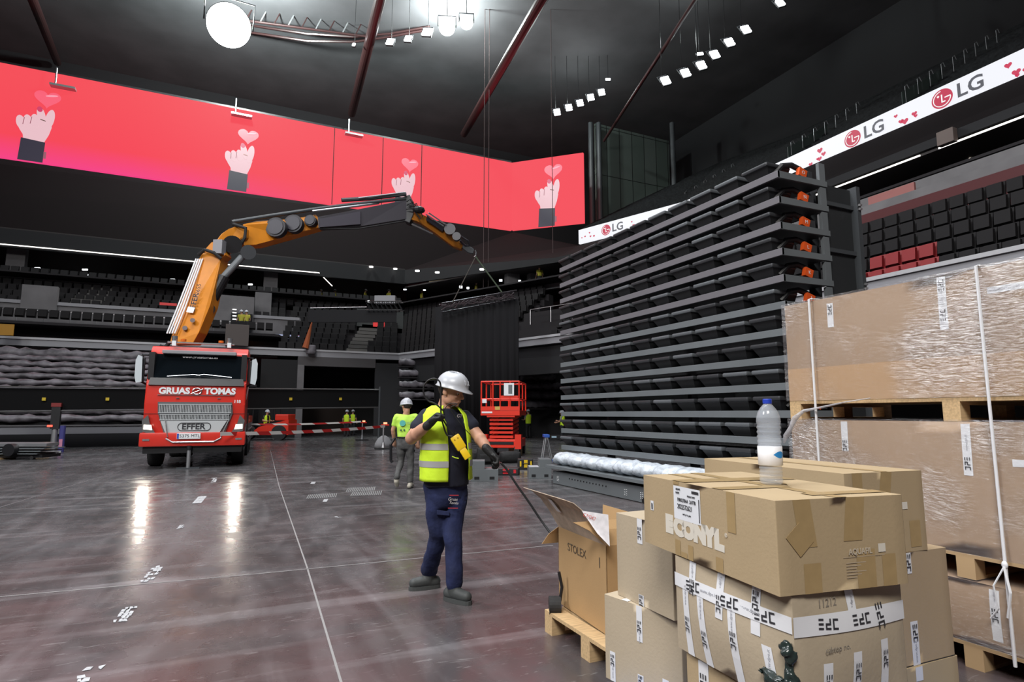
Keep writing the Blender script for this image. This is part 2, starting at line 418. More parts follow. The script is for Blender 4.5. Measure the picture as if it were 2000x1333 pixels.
ledbar([V((-50, p[0].y, 12.05)), V((5.2, p[1].y, 12.35)), V((6.4, p[1].y+1.4, 11.7))], 'led_strip_light', 'thin white light line along the far upper gallery, left of the crane')
ledbar([V((p[3].x, 20.5, 11.8)), V((p[3].x, 13.6, 11.8))], 'led_strip_light', 'white light line high at right, nearer the black seat stack')
ledbar([V((p[3].x, 12.9, 11.8)), V((p[3].x, -5, 11.8))], 'led_strip_light', 'white light line high at right, running out at the picture edge')
# right upper stand above the ribbon
us = mat('upper_stand_dark', (.008, .009, .010), .8, var=.6, scale=6, bump=1, bscale=6, spec=.2)
mb = MB()
inn = [V((25.9, 42.2, 17.2)), V((29.35, 33.2, 17.2)), V((30.2, 28, 17.2)), V((30.2, -13, 17.2))]; out = [V((34, 51, 22.2)), V((42, 42, 26.2)), V((42, 33, 25.2)), V((42, -13, 24.8))]
for i in range(3):
    for k in range(14):
        a0, a1 = k/14, (k+1)/14
        q = [inn[i].lerp(out[i], a0), inn[i+1].lerp(out[i+1], a0), inn[i+1].lerp(out[i+1], a1), inn[i].lerp(out[i], a1)]
        z = q[0].z; z1 = q[1].z
        r = [V((q[0].x, q[0].y, z)), V((q[1].x, q[1].y, z1)), V((q[2].x, q[2].y, z1)), V((q[3].x, q[3].y, z))]
        mb.quad(*r); up = [V((r[2].x, r[2].y, q[2].z)), V((r[3].x, r[3].y, q[3].z))]; mb.quad(r[3], r[2], up[0], up[1])
struct(mb.build('upper_stand_steps', us))
# cladding in the far right corner, with columns
cl = bpy.data.materials.new('corner_cladding'); cl.use_nodes = True
N = cl.node_tree.nodes; L = cl.node_tree.links; b = N['Principled BSDF']; b.inputs['Roughness'].default_value = .5
tc = N.new('ShaderNodeTexCoord'); br = N.new('ShaderNodeTexBrick'); br.offset = 0
mp = N.new('ShaderNodeMapping'); mp.inputs['Rotation'].default_value = (R(90), 0, 0); L.new(tc.outputs['Object'], mp.inputs[0]); L.new(mp.outputs[0], br.inputs[0])
br.inputs['Color1'].default_value = (.075, .095, .085, 1); br.inputs['Color2'].default_value = (.10, .12, .11, 1); br.inputs['Mortar'].default_value = (.01, .01, .01, 1)
br.inputs['Scale'].default_value = 1; br.inputs['Mortar Size'].default_value = .04; br.inputs['Brick Width'].default_value = 1.6; br.inputs['Row Height'].default_value = 5.2
L.new(br.outputs[0], b.inputs['Base Color'])
a = U(1166, 400, 58); b_ = U(1310, 400, 62)
struct(MB().hexa([(a.x, a.y, 19), (b_.x, b_.y, 19), (b_.x, b_.y+.3, 19), (a.x, a.y+.3, 19), (a.x, a.y, 31.5), (b_.x, b_.y, 31.5), (b_.x, b_.y+.3, 31.5), (a.x, a.y+.3, 31.5)]).build('wall_corner', cl))
for px_ in (1156, 1172, 1318):
    q = U(px_, 400, 57); struct(MB().cyl((q.x, q.y, 15), (q.x, q.y, 31), .25).build('column', slated))
area('corner_wall_lamp', U(1240, 425, 55), U(1225, 330, 58.5), 6, .5, 90, (.85, 1, .9))
# ---- tribune front, left: low wall, dark opening, folded rows under plastic
struct(MB().box(-50, .1, 31.35, 31.6, .62, .95).build('wall_tribune_front', greym))
struct(MB().box(-50, .1, 31.30, 31.65, .95, 1.0).build('trim_tribune_capping', conc))
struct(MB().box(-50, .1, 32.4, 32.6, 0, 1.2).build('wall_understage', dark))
mb = MB()
for k in range(14): mb.box(-49+k*3.5, -48.85+k*3.5, 31.45, 31.6, 0, .62)
struct(mb.build('tribune_props', slated))
def wavy(x0, x1, y, z, hgt, seed, dep=.42, n=None):
    """a row of folded seats wrapped in sheet: lumpy long tube"""
    r = random.Random(seed); n = n or max(6, int((x1-x0)/.28)); rings = []
    for i in range(n+1):
        x = x0+(x1-x0)*i/n; s = 1+r.uniform(-.25, .3); ring = []
        for j in range(8):
            a = 6.28319*j/8; ring.append((x, y+dep*.5*math.cos(a)*s+r.uniform(-.04, .04), z+hgt*.5*(math.sin(a)*s)+r.uniform(-.05, .05)))
        rings.append(ring)
    return MB().loft(rings)
for k in range(11):
    y = 32.2+k*.70; z = 1.15+k*.345
    struct(MB().box(-50, (1.4 - .08*k if k > 5 else -.3), y-.05, y+.75, z-.22, z-.10).build('tribune_row', rk)) if k else None
    o = wavy(-34 if k < 8 else -36, (1.3-.08*k if k > 5 else -.4), y+.15, z+.12, .30 if k < 10 else .5, k).build('covered_seat_row', plastd, smooth=True)
    tag(o, ['lowest','second','third','fourth','fifth','sixth','seventh','eighth','ninth','tenth','topmost'][k]+' plastic-covered seat row of the dark tribune behind the red truck', 'seat row', 'plastic covered rows behind the truck')
def short_rows(px0, px1, ytop, ybot, Y, n, who):
    for k in range(n):
        py = ybot+(ytop-ybot)*k/(n-1); a = onY(px0, py, Y+k*.35); b = onY(px1, py, Y+k*.35)
        o = wavy(a.x, b.x, a.y, a.z, .42, 50+k+px0, n=14).build('covered_seat_row', plastd, smooth=True)
        tag(o, ['lowest', 'second', 'third', 'fourth', 'fifth', 'sixth', 'seventh'][k]+' plastic-covered seat row '+who, 'seat row', 'plastic covered rows '+who)
        struct(MB().box(a.x, b.x, a.y-.1, a.y+.5, a.z-.32, a.z-.24).build('tribune_row', rk))
short_rows(780, 852, 708, 772, 37.5, 4, 'left of the black drape')
short_rows(1016, 1094, 700, 790, 33, 6, 'right of the black drape')
# entrance: portal under the central ledge
q0 = onY(600, 700, 40); 
struct(MB().box(3.35, 3.75, 39.8, 40.2, 0, 4.6).build('column_portal', conc))
struct(MB().box(3.35, 8.3, 39.85, 40.4, 4.55, 5.15).build('beam_portal', mat('portal_beam', (.07, .065, .068), .7)))
struct(MB().box(8.3, 10.6, 39.9, 40.1, 0, 4.9).build('wall_portal', mat('portal_panel', (.02, .02, .022), .7)))
struct(MB().box(1.2, 3.35, 39.9, 40.1, 0, 4.9).build('wall_portal', mat('portal_panel_dark', (.010, .010, .011), .8)))
struct(MB().box(3.5, 8, 46, 46.2, 0, 3.2).build('door_1', mat('shutter', (.04, .025, .02), .5)))
# stairs in the central block and the left block
def stairs(px0, px1, o0, h0, o1, h1, n, w, m):
    mb = MB()
    for k in range(n):
        t = k/(n-1); o = o0+(o1-o0)*t; h = h0+(h1-h0)*t; y = 40+o
        x = onY(px0+(px1-px0)*t, 690, y).x
        mb.box(x-w/2, x+w/2, y, y+(o1-o0)/n+.05, h-.1, h+.12)
    return struct(mb.build('stair_aisle', m))
stc = mat('stair_concrete', (.11, .105, .10), .85)
stairs(694, 724, .6, 5.5, 4.2, 8.0, 9, 1.4, stc); stairs(148, 190, 3.8, 8.0, 6.4, 9.9, 8, 1.6, stc)
mb = MB(); q = onY(720, 640, 44.3); mb.box(q.x-.9, q.x+2.6, 44.2, 44.4, 7.4, 9.3); struct(mb.build('wall_vomitory', mat('vomitory_panel', (.05, .055, .055), .7)))
q = onY(738, 630, 44.15); tag(MB().box(q.x-.35, q.x+.55, 44.05, 44.18, 8.0, 9.2).build('red_screen', emis('small_red_screen', (.8, .05, .05), .8)), 'small glowing red screen in the opening of the central stand', 'screen')
a = onY(42, 583, 43.0); b_ = onY(112, 583, 43.0)
struct(MB().box(a.x, b_.x, 42.9, 43.3, 7.6, 9.05).build('wall_block', conc))
a = onY(400, 583, 43); b_ = onY(497, 583, 43)
struct(MB().box(a.x, b_.x, 42.8, 43.1, 7.3, 9.3).build('wall_block', conc))
a = onY(498, 583, 45); b_ = onY(530, 583, 45)
struct(MB().box(a.x, b_.x, 44.5, 46, 6, 10).build('wall_block', conc))
# open portal with lamps in a row beside the white block
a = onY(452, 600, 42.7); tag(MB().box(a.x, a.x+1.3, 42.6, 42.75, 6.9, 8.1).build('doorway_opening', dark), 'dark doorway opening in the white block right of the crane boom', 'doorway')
for k in range(6):
    q = onY(458, 605+k*6.3, 42.55); tag(MB().box(q.x-.12, q.x+.12, 42.5, 42.54, q.z-.03, q.z+.03).build('ceiling_lamp', emis('corridor_lamp', (1, 1, 1), 2)), ['topmost', 'second', 'third', 'fourth', 'fifth', 'lowest'][k]+' lamp of the short row glowing in the far doorway', 'lamp', 'row of lamps in the far doorway')
# far columns behind the concourse
for px_ in (32, 530, 1000, 1044):
    q = onY(px_, 520, 48.5) if px_ < 900 else U(px_, 520, 43)
    struct(MB().box(q.x-.5, q.x+.5, q.y-.3, q.y+.3, 10.25, 13.25 if px_ < 900 else 11.8).build('column', conc))
for Y_ in (17.5, 10.5):
    struct(MB().box(27, 27.6, Y_-.8, Y_+.8, 10.25, 11.8).build('column', conc))
# seats ------------------------------------------------------------
def seat_bm(bm_, m_):
    mb = MB(m_)
    mb.hexa([(-.22, .18, .35), (.22, .18, .35), (.22, .25, .33), (-.22, .25, .33), (-.21, .30, .86), (.21, .30, .86), (.21, .35, .84), (-.21, .35, .84)])
    mb.hexa([(-.2, .06, .42), (.2, .06, .42), (.2, .2, .36), (-.2, .2, .36), (-.2, .10, .80), (.2, .10, .80), (.2, .20, .8), (-.2, .20, .8)])
    return mb
seat0 = seat_bm(None, M.Identity(4)).build('stadium_seat', seatf); SEATME = seat0.data
redc = mat('red_seat_cover', (.22, .012, .015), .55)
REDME = SEATME.copy(); REDME.materials[0] = redc
bpy.data.objects.remove(seat0)
spots_, stuff_ = [], []
def seatrow(o, h, seg, t0, t1, gap=.52, skip=()):
    a, b = along(o, seg, t0), along(o, seg, t1); d = (b-a); n = int(d.length/gap); d.normalize()
    ang = math.atan2(d.y, d.x)
    for i in range(n):
        p = a+d*(gap*(i+.5))
        yield p.x, p.y, h, ang
def xof(px_, Y): return onY(px_, 640, Y).x
central, rightb, leftup, rest = [], [], [], []
for k in range(10):
    o = .6+.6*k; h = 5.3+4*k/9; Y = 40+o
    sx_ = xof(694+30*k/6, Y)
    for x, y, z, a in seatrow(o, h, 0, TC, 1):
        if abs(x-sx_) < .9 and k < 7: continue
        (central if k < 8 else rest).append((x, y, z, a))
    for s in seatrow(o, h, 1, 0, 1): rest.append(s)
for k in range(5):
    o = .6+.56*k; h = 5.2+.6*k
    for x, y, z, a in seatrow(o, h, 3, 0, .45): (rightb if 7 < y < 16 else rest).append((x, y, z, a))
    for s in seatrow(o, h, 2, .3, 1): rest.append(s)
for k in range(4):
    o = 3.8+.7*k; h = 7.7+1.4*k/3
    for x, y, z, a in seatrow(o, h, 0, .2, TC):
        if -22 < x: rest.append((x, y, z, a))
for s in seatrow(1.1, 6.55, 0, .3, TC): rest.append(s)
for s in seatrow(6.9, 10.1, 0, .3, 1): rest.append(s)
nred = 0
for i, (x, y, z, a) in enumerate(rightb):
    isr = z < 6.3 and 10.2 < y < 12.6
    o = bpy.data.objects.new('stadium_seat', REDME if isr else SEATME); C.objects.link(o); o.location = (x, y, z); o.rotation_euler = (0, 0, a)
    if isr: tag(o, 'red-covered stadium seat low in the right stand', 'seat', 'red covered seats in the right stand')
    else: tag(o, 'black stadium seat in the right stand below the white rail', 'seat', 'black seats in the right stand')
NC = 300-len(rightb)
for i, (x, y, z, a) in enumerate(central[:NC]):
    o = bpy.data.objects.new('stadium_seat', SEATME); C.objects.link(o); o.location = (x, y, z); o.rotation_euler = (0, 0, a)
    tag(o, 'black stadium seat in the far central stand beside the pale stair', 'seat', 'black seats in the far central stand')
vs, fs = [], []
sv = [v.co.copy() for v in SEATME.vertices]; sf = [list(f.vertices) for f in SEATME.polygons]
for (x, y, z, a) in central[NC:]+rest:
    mm = T(x, y, z) @ M.Rotation(a, 4, 'Z'); n0 = len(vs)
    vs += [mm @ v for v in sv]; fs += [[n0+i for i in f] for f in sf]
me = bpy.data.meshes.new('distant_seating'); me.from_pydata(vs, [], fs); me.materials.append(seatf)
o = bpy.data.objects.new('distant_seating', me); C.objects.link(o); tag(o, 'mass of dark seats spread over the distant stands', 'seating', kind='stuff')
# rails ------------------------------------------------------------
def rail(name, label, o, h0, h1, seg, t0, t1, step, m, r=.02):
    a, b = along(o, seg, t0), along(o, seg, t1); n = max(1, int((b-a).length/step))
    t = thing(name, label, 'railing', (a.x, a.y, h0))
    MB().cyl((a.x, a.y, h1), (b.x, b.y, h1), r, n=6).build('top_rail', m, t, world=True)
    for i in range(n+1):
        q = a.lerp(b, i/n); MB().cyl((q.x, q.y, h0), (q.x, q.y, h1), r, n=6).build('post', m, t, world=True)
rl = mat('rail_metal', (.5, .5, .52), .35, .6)
rail('balcony_railing', 'thin metal railing on the left balcony behind the crane boom', 2.2, 6.6, 7.45, 0, .36, .84, 1.25, rl)
rail('balcony_railing', 'bright white railing above the seats in the right stand', 3.3, 7.3, 8.35, 3, .05, .36, 1.5, mat('rail_white', (.85, .87, .9), .3), .03)
rail('balcony_railing', 'thin railing on the far stand right of the black drape', 1.9, 6.7, 7.6, 2, .1, .5, 1.2, rl)
# handrails and glass on the upper stand
for (px_, y0, n, s) in ((1700, 17.5, 9, 'above the ribbon between its two logos'), (1600, 24.5, 7, 'above the ribbon beside its first logo'), (1385, 36.5, 8, 'on the far upper stand above the black seat stack')):
    x0 = 30.6; base = V((x0, y0, 17.4)); t = thing('aisle_handrail', 'row of thin stair handrails '+s, 'railing', base)
    for i in range(n):
        q = V((x0+i*.95, y0-i*.10, 17.2+(x0+i*.95-30.1)*.64)); MB().tube([q, q+V((0, 0, .85)), q+V((.2, 0, 1.0)), q+V((.35, 0, .8))], .018, 6).build('handrail', mat('rail_dull', (.25, .26, .27), .4, .5), t, world=True)
    MB().hexa([V((x0-.3, y0+d_, 17.3)) for d_ in (0, .03)]+[V((x0+3.5, y0+d_, 19.6)) for d_ in (.03, 0)]+[V((x0-.3, y0+d_, 18.0)) for d_ in (0, .03)]+[V((x0+3.5, y0+d_, 20.3)) for d_ in (.03, 0)]).build('glass_panel', mat('dim_glass', (.05, .065, .06), .15), t, world=True)
# ceiling spots on the gallery soffit
for i, (px_, py_) in enumerate(((676, 519), (669, 529), (725, 522), (717, 532), (772, 526), (815, 530), (854, 533), (941, 527), (1032, 521))):
    q = onH(px_, py_, 13.2 if px_ < 800 else 11.75)
    o = MB().cyl((q.x, q.y, q.z-.02), (q.x, q.y, q.z+.06), .16).build('downlight', emis('downlight_glow', (1, .96, .9), 5))
    tag(o, 'small round downlight in the dark soffit of the far gallery', 'downlight', 'downlights in the far gallery soffit')
for (px_, py_, wp, hp, z, c, lab) in ((73, 523.5, 10, 2, 40, 0, 'left of the white block'), (166, 527, 10, 3, 41, 0, 'above the left stair'), (146, 535, 7, 4, 41, 0, 'beside the left stair'), (115, 555, 5, 7, 41, 0, 'on the white block'), (166, 537, 11, 3, 41, 0, 'at the top of the left stair'), (337, 547, 9, 4, 42, 0, 'just left of the crane boom'), (489, 556, 8, 3, 42, 0, 'just right of the crane boom'),
        (900, 561, 6, 5, 44, 0, 'behind the lifting slings'), (914, 563, 5, 4, 44, 0, 'right of the lifting slings'), (1015, 550, 5, 5, 40, 0, 'near the far column'), (1037, 549, 5, 3, 40, 0, 'right of the far column'), (753, 580, 5, 2, 43, 0, 'above the hanging truss'), (720, 589, 4, 3, 40, 0, 'at the left end of the hanging truss'), (791, 566, 6, 2, 44, 0, 'on the upper ledge at centre'), (829, 567, 5, 2, 44, 0, 'right of centre on the upper ledge'), (978, 548, 6, 4, 42, 0, 'above the truss of the black drape')):
    q = U(px_, py_, z); s = z/1159
    o = MB(T(*q) @ M.Rotation(-YAW, 4, 'Z')).box(-wp*s/2, wp*s/2, -.05, .05, -hp*s/2, hp*s/2, bev=.01).build('work_lamp', emis('work_lamp_glow', (.9, .95, 1), 3))
    tag(o, 'small bright work lamp '+lab, 'lamp')
q = onY(685, 540.5, 51.5); tag(MB().box(q.x-1.2, q.x+1.2, 51.4, 51.5, q.z-.06, q.z+.06).build('tube_light', emis('tube', (1, 1, 1), 2.5)), 'thin horizontal tube light on the far gallery wall', 'lamp')
q = U(857, 555, 50); tt = thing('lit_doorway', 'warm lit doorway opening on the far gallery', 'doorway', q-V((0, 0, 1)))
MB(T(*q) @ M.Rotation(-YAW, 4, 'Z')).box(-.85, .85, -.05, .05, -.75, .75).build('opening', emis('warm_room', (.55, .45, .3), .28), tt, world=True)
for dx, dz, w_ in ((.1, .5, .12), (.35, -.3, .1), (-.2, -.45, .35), (.5, -.55, .15)):
    MB(T(*q) @ M.Rotation(-YAW, 4, 'Z')).box(dx-w_, dx+w_, -.1, -.06, dz-.05, dz+.05).build('lamp', emis('warm_lamp', (1, .9, .75), 1.6), tt, world=True)
# signs in the suites and box fronts
def panel(name, px0, px1, py0, py1, Y, m, lab, cat='screen'):
    a, b = onY(px0, py0, Y), onY(px1, py1, Y); return tag(MB().box(a.x, b.x, Y-.04, Y+.04, min(a.z, b.z), max(a.z, b.z)).build(name, m), lab, cat)
bl = emis('blue_white_led', (.45, .5, .75), .7); rd = emis('red_led_board', (.75, .03, .03), .6)
panel('led_board', 280, 325, 644, 652, 42.2, rd, 'red glowing board left of the crane boom foot'); panel('led_board', 380, 396, 645, 656, 42.2, rd, 'red glowing board right of the crane boom foot')
panel('led_board', 312, 345, 591, 598, 43.1, rd, 'red glowing board on the balcony wall behind the boom')
for a_, b_, c_, d_, l_ in ((90, 142, 637, 640, 'thin pale blue light in the left suites'), (216, 246, 641, 643.5, 'short pale blue light near the yellow-lit crane'), (405, 434, 647, 653, 'pale sign beside the truck cab roof'), (473, 506, 652, 659, 'pale sign with a red disc right of the truck cab'), (538, 592, 653, 663, 'white sign with red letters left of the orange cone flag')):
    s_ = panel('led_sign', a_, b_, c_, d_, 42.2, bl, l_)
    if a_ == 538: text('LG', .38, emis('lg_red_small', (.5, .02, .06), .5), frame(onY(578, 659, 42.1), (1, 0, 0), (0, 0, 1), (0, -1, 0)), parent=s_)
panel('cabin', -20, 26, 632, 656, 38.6, mat('yellow_cabin', (.35, .17, .01), .6), 'yellow machine cabin cut by the left picture edge', 'machine')
a = onY(441, 642, 39.6); tag(MB().box(a.x, a.x+1.3, 39.3, 39.7, 5.6, 6.9, bev=.02).build('loudspeaker_crate', mat('brown_grey_crate', (.09, .075, .07), .7)), 'brown-grey slatted crate standing behind the truck cab', 'crate')
q = onY(596, 690, 39.2); tt = MB().cyl((q.x, q.y, 5.62), (q.x+.35, q.y, 7.4), .20, .03, 8).build('wrapped_flag', mat('orange_net', (.35, .09, .03), .8)); tag(tt, 'furled orange net leaning on the ledge above the portal', 'net')
o = MB().lathe([(.3, 0), (.33, .1), (.3, .5), (.28, .55)], T(*(onY(607, 690, 39.5)+V((0, 0, -.05)))), 14).build('bucket', plastd); tag(o, 'pale plastic bucket on the ledge beside the orange net', 'bucket')

for (px_, py_, wd_, hh__, lab) in ((1743, 324, 5, 2.5, 'warm small lamp in the dark right concourse, nearer the seat stack'), (1906, 297, 6, 3, 'warm small lamp in the dark right concourse, near the picture edge'), (1711, 368, 3, 3, 'tiny white square lamp on the right concourse beside the end frame'), (1895, 309, 3, 3, 'tiny white square lamp below the warm lamp in the right concourse')):
    q = onX(px_, py_, 26.5); s_ = q.dot(FH)/1159
    tag(MB(T(*q)).box(-.05, .05, -wd_*s_/2, wd_*s_/2, -hh__*s_/2, hh__*s_/2).build('wall_lamp', emis('concourse_lamp', (1, .9, .75), 1.6)), lab, 'lamp')
a = onX(1835, 274, 24.3); b_ = onX(1868, 266, 24.3); tag(MB().box(24.1, 24.4, b_.y, a.y, a.z-.3, a.z+.25, bev=.02).build('junction_box', mat('dusty_brown_metal', (.12, .09, .08), .6)), 'brown-grey box in the gap of the right light line', 'box')
a = onX(1700, 410, 22.1); b_ = onX(1790, 380, 22.1); tag(MB().box(22.0, 22.1, b_.y, a.y, 9.55, 9.9).build('scoreboard_panel', mat('pink_panel', (.3, .11, .10), .5)), 'dull pink panel on the right balcony beside the dark end frame', 'panel')
for px0, px1 in ((1752, 1790), (1785, 1835)):
    pass
# ================================================================== SCREENS AND LAMPS
sm = bpy.data.materials.new('video_wall_red'); sm.use_nodes = True; N = sm.node_tree.nodes; L = sm.node_tree.links
b = N['Principled BSDF']; b.inputs['Base Color'].default_value = (.005, .005, .005, 1); b.inputs['Specular IOR Level'].default_value = .05; b.inputs['Roughness'].default_value = .9
tc = N.new('ShaderNodeTexCoord'); sx = N.new('ShaderNodeSeparateXYZ'); L.new(tc.outputs['Object'], sx.inputs[0])
r1 = N.new('ShaderNodeValToRGB'); e = r1.color_ramp.elements; e[0].position = 0; e[0].color = (1, .06, .30, 1); e[1].position = 1; e[1].color = (1, .085, .11, 1)
x = e.new(.35); x.color = (1, .07, .105, 1)
mr = N.new('ShaderNodeMapRange'); mr.inputs[1].default_value = 18.6; mr.inputs[2].default_value = 25; L.new(sx.outputs[2], mr.inputs[0]); L.new(mr.outputs[0], r1.inputs[0])
r2 = N.new('ShaderNodeMapRange'); r2.inputs[1].default_value = 8; r2.inputs[2].default_value = -8; L.new(sx.outputs[0], r2.inputs[0])
mx = N.new('ShaderNodeMix'); mx.data_type = 'RGBA'; L.new(r2.outputs[0], mx.inputs[0]); mx.inputs[6].default_value = (1, .095, .125, 1); L.new(r1.outputs[0], mx.inputs[7])
L.new(mx.outputs[2], b.inputs['Emission Color']); b.inputs['Emission Strength'].default_value = .97
SL = thing('video_wall', 'giant red video screen folding round the far corner with hand pictures', 'screen', (0, 50, 18.6))
c0 = onY(-120, 140, 50); c1 = onY(1000, 318, 50); c1b = onY(1000, 450, 50)
zt, zb = c1.z, c1b.z
d45 = V((1, -.95, 0)).normalized()
# right hand end of the folded part where the photo shows it
def onD(px, py):
    d = ray(px, py); n = V((d45.y, -d45.x, 0)); t = (V((c1.x, 50, 0))-O).dot(n)/d.dot(n); return O+d*t
e1 = onD(1140, 365)
MB().box(c0.x-6, c1.x, 50, 50.3, zb, zt).build('screen_face', sm, SL, world=True)
MB().hexa([(c1.x, 50, zb), (e1.x, e1.y, zb), (e1.x+.2, e1.y+.2, zb), (c1.x+.2, 50.2, zb), (c1.x, 50, zt), (e1.x, e1.y, zt), (e1.x+.2, e1.y+.2, zt), (c1.x+.2, 50.2, zt)]).build('screen_face', sm, SL, world=True)
MB().box(c0.x-6, c1.x, 50.1, 50.6, zt, zt+.2).build('top_frame', black, SL, world=True)
mb = MB()
for px_ in (648, 745, 822):
    q = onY(px_, 400, 49.97); mb.box(q.x-.03, q.x+.03, 49.97, 50.0, zb, zt)
mb.build('panel_seam', mat('seam', (.02, .0, .0), .8), SL, world=True)
hs = emis('picture_hand_pink', (.95, .60, .66), .9); hd = emis('picture_line', (.42, .13, .18), .8); hsl = emis('picture_sleeve', (.035, .03, .05), 1)
hn = emis('picture_nail', (.75, .06, .16), .9); hh = emis('picture_heart', (1, .13, .2), 1); hg = emis('picture_shine', (1, .35, .45), 1)
def ell(cx, cy, a, b, rot=0, n=20):
    c, s = math.cos(R(rot)), math.sin(R(rot)); return [(cx+a*math.cos(t)*c-b*math.sin(t)*s, cy+a*math.cos(t)*s+b*math.sin(t)*c) for t in [6.28319*i/n for i in range(n)]]
def handpic(px, pyb, pyt, right=False, cut=False):
    """hand pinching a heart; px,pyb: sleeve foot, pyt: finger tip"""
    f = onD if right else (lambda x, y: onY(x, y, 50))
    foot, tip = f(px, pyb), f(px, pyt); H = tip.z-foot.z; s = H/100
    ex = d45 if right else V((1, 0, 0)); n = V((-.69, -.72, 0)) if right else V((0, -1, 0))
    F = frame(V((foot.x, foot.y, zb))+n*.02, ex, (0, 0, 1), n) @ M.Diagonal((s, s, 1, 1))
    t = SL
    def pl(poly, m, lay, name): MB(F).prism(poly, T(0, 0, .01*lay), .01).build(name, m, t, world=True)
    pl([(-19, 0), (16, 0), (17, 37), (-17, 40)], hsl, 2, 'sleeve_picture')
    pl([(16, 8), (20, 8), (20, 20), (16, 20)], hd, 2, 'tag_picture')
    pl([(-14, 38), (15, 36), (21, 52), (24, 66), (20, 80), (12, 84), (-18, 76), (-26, 66), (-20, 54), (-15, 46)], hs, 1, 'hand_picture')
    for i, (cx, cy) in enumerate(((-20, 68), (-10, 71), (0, 74))): 
        pl(ell(cx, cy, 6.2, 12, 10), hs, 2, 'finger_picture'); 
        if i: pl([(cx-6.8, cy-7), (cx-5.8, cy-7), (cx-4.6, cy+6), (cx-5.6, cy+6)], hd, 4, 'finger_line_picture')
    pl(ell(8, 84, 6, 17, 14), hs, 3, 'finger_picture'); pl(ell(5, 96, 4, 5, 12), hn, 4, 'nail_picture')
    pl(ell(20, 80, 6.5, 19, -8), hs, 2, 'thumb_picture')
    pl([(7, 77), (15, 75), (15, 76.5), (7, 78.5)], mat('ring', (.2, .1, .08)), 5, 'ring_picture')
    heart = []
    for i in range(40):
        a = 6.28319*i/40; heart.append((14+1.2*16*math.sin(a)**3, 118+1.1*(13*math.cos(a)-5*math.cos(2*a)-2*math.cos(3*a)-math.cos(4*a))))
    pl(heart, hh, 1, 'heart_picture'); pl(ell(20, 124, 9, 1.8, 12), hg, 3, 'heart_shine_picture')
handpic(58, 342, 233); handpic(463, 386, 292); handpic(786, 422, 337); handpic(1069, 444, 353, True)
# white ribbon boards
rw = emis('ribbon_white', (.93, .94, 1), 1.0); lr = emis('logo_red', (.55, .02, .07), 1); lg_ = emis('logo_grey', (.09, .09, .11), 1); lw = emis('logo_white', (1, 1, 1), 1)
RB = thing('ribbon_board', 'long white advertising ribbon high on the right stand with red logos', 'screen', (30, 20, 15.6))
MB().box(30, 30.2, -12, 28, 15.92, 17.15).build('screen_face', rw, RB, world=True)
for (x0, y0), (x1, y1) in (((25.8, 42.1), (29.25, 33.1)), ((29.25, 33.1), (30, 28))):
    MB().hexa([(x0, y0, 15.92), (x1, y1, 15.92), (x1+.2, y1+.05, 15.92), (x0+.2, y0+.05, 15.92), (x0, y0, 17.15), (x1, y1, 17.15), (x1+.2, y1+.05, 17.15), (x0+.2, y0+.05, 17.15)]).build('screen_face', rw, RB, world=True)
MB().box(29.95, 30.3, -12, 28, 15.84, 15.91).build('bottom_frame', greym, RB, world=True)
def logo(c, ex, n, s):
    F = frame(c, ex, (0, 0, 1), n)
    MB(F).prism(ell(0, 0, .47*s, .47*s, n=32), T(0, 0, .01), .01).build('logo_disc', lr, RB, world=True)
    m = MB(F)
    ring = [(.38*s*math.cos(R(a)), .38*s*math.sin(R(a)), .03) for a in range(95, 361, 12)]
    for p_, q_ in zip(ring, ring[1:]): m.cyl(p_, q_, .02*s, n=6)
    m.box(.12*s, .38*s, -.02*s, .03*s, .02, .04); m.box(-.03*s, .02*s, -.18*s, .2*s, .02, .04); m.box(-.03*s, .14*s, -.2*s, -.15*s, .02, .04); m.cyl((-.16*s, .16*s, .02), (-.16*s, .16*s, .04), .05*s)
    m.build('logo_mark', lw, RB, world=True)
    text('LG', .95*s, lg_, F @ T(.62*s, 0, .02), parent=RB, bold=.02*s, ax='LEFT', name='logo_letters')
def hearts(c, ex, n, s, seed):
    r = random.Random(seed); F = frame(c, ex, (0, 0, 1), n)
    for i in range(5):
        q = .07+.09*r.random(); x = r.uniform(-.8, .9)*s; y = r.uniform(-.42, -.1)*s if i else .15*s
        h = [(x+q*s*math.sin(a)**3, y+q*s/16*(13*math.cos(a)-5*math.cos(2*a)-2*math.cos(3*a)-math.cos(4*a))) for a in [6.28319*k/24 for k in range(24)]]
        MB(F).prism(h, T(0, 0, .01), .01).build('heart', emis('heart_red', (.62, .03, .09), 1), RB, world=True)
for px_ in (1660, 1841):
    y_ = onX(px_, 200, 29.97).y; logo(V((29.97, y_, 16.52)), V((0, -1, 0)), V((-1, 0, 0)), 1.0)
for px_ in (1598, 1765, 1992): hearts(V((29.97, onX(px_, 200, 29.97).y, 16.52)), V((0, -1, 0)), V((-1, 0, 0)), 1.1, px_)
e45 = V((3.45, -9.0, 0)).normalized(); n45 = V((-9.0, -3.45, 0)).normalized()
def onR(px, py):
    d = ray(px, py); t = (V((25.8, 42.1, 0))-O).dot(n45)/d.dot(n45); q = O+d*t; q.z = 16.52; return q+n45*.03
logo(onR(1184, 448), e45, n45, .95); hearts(onR(1150, 458), e45, n45, .9, 3); hearts(onR(1245, 430), e45, n45, .8, 4)
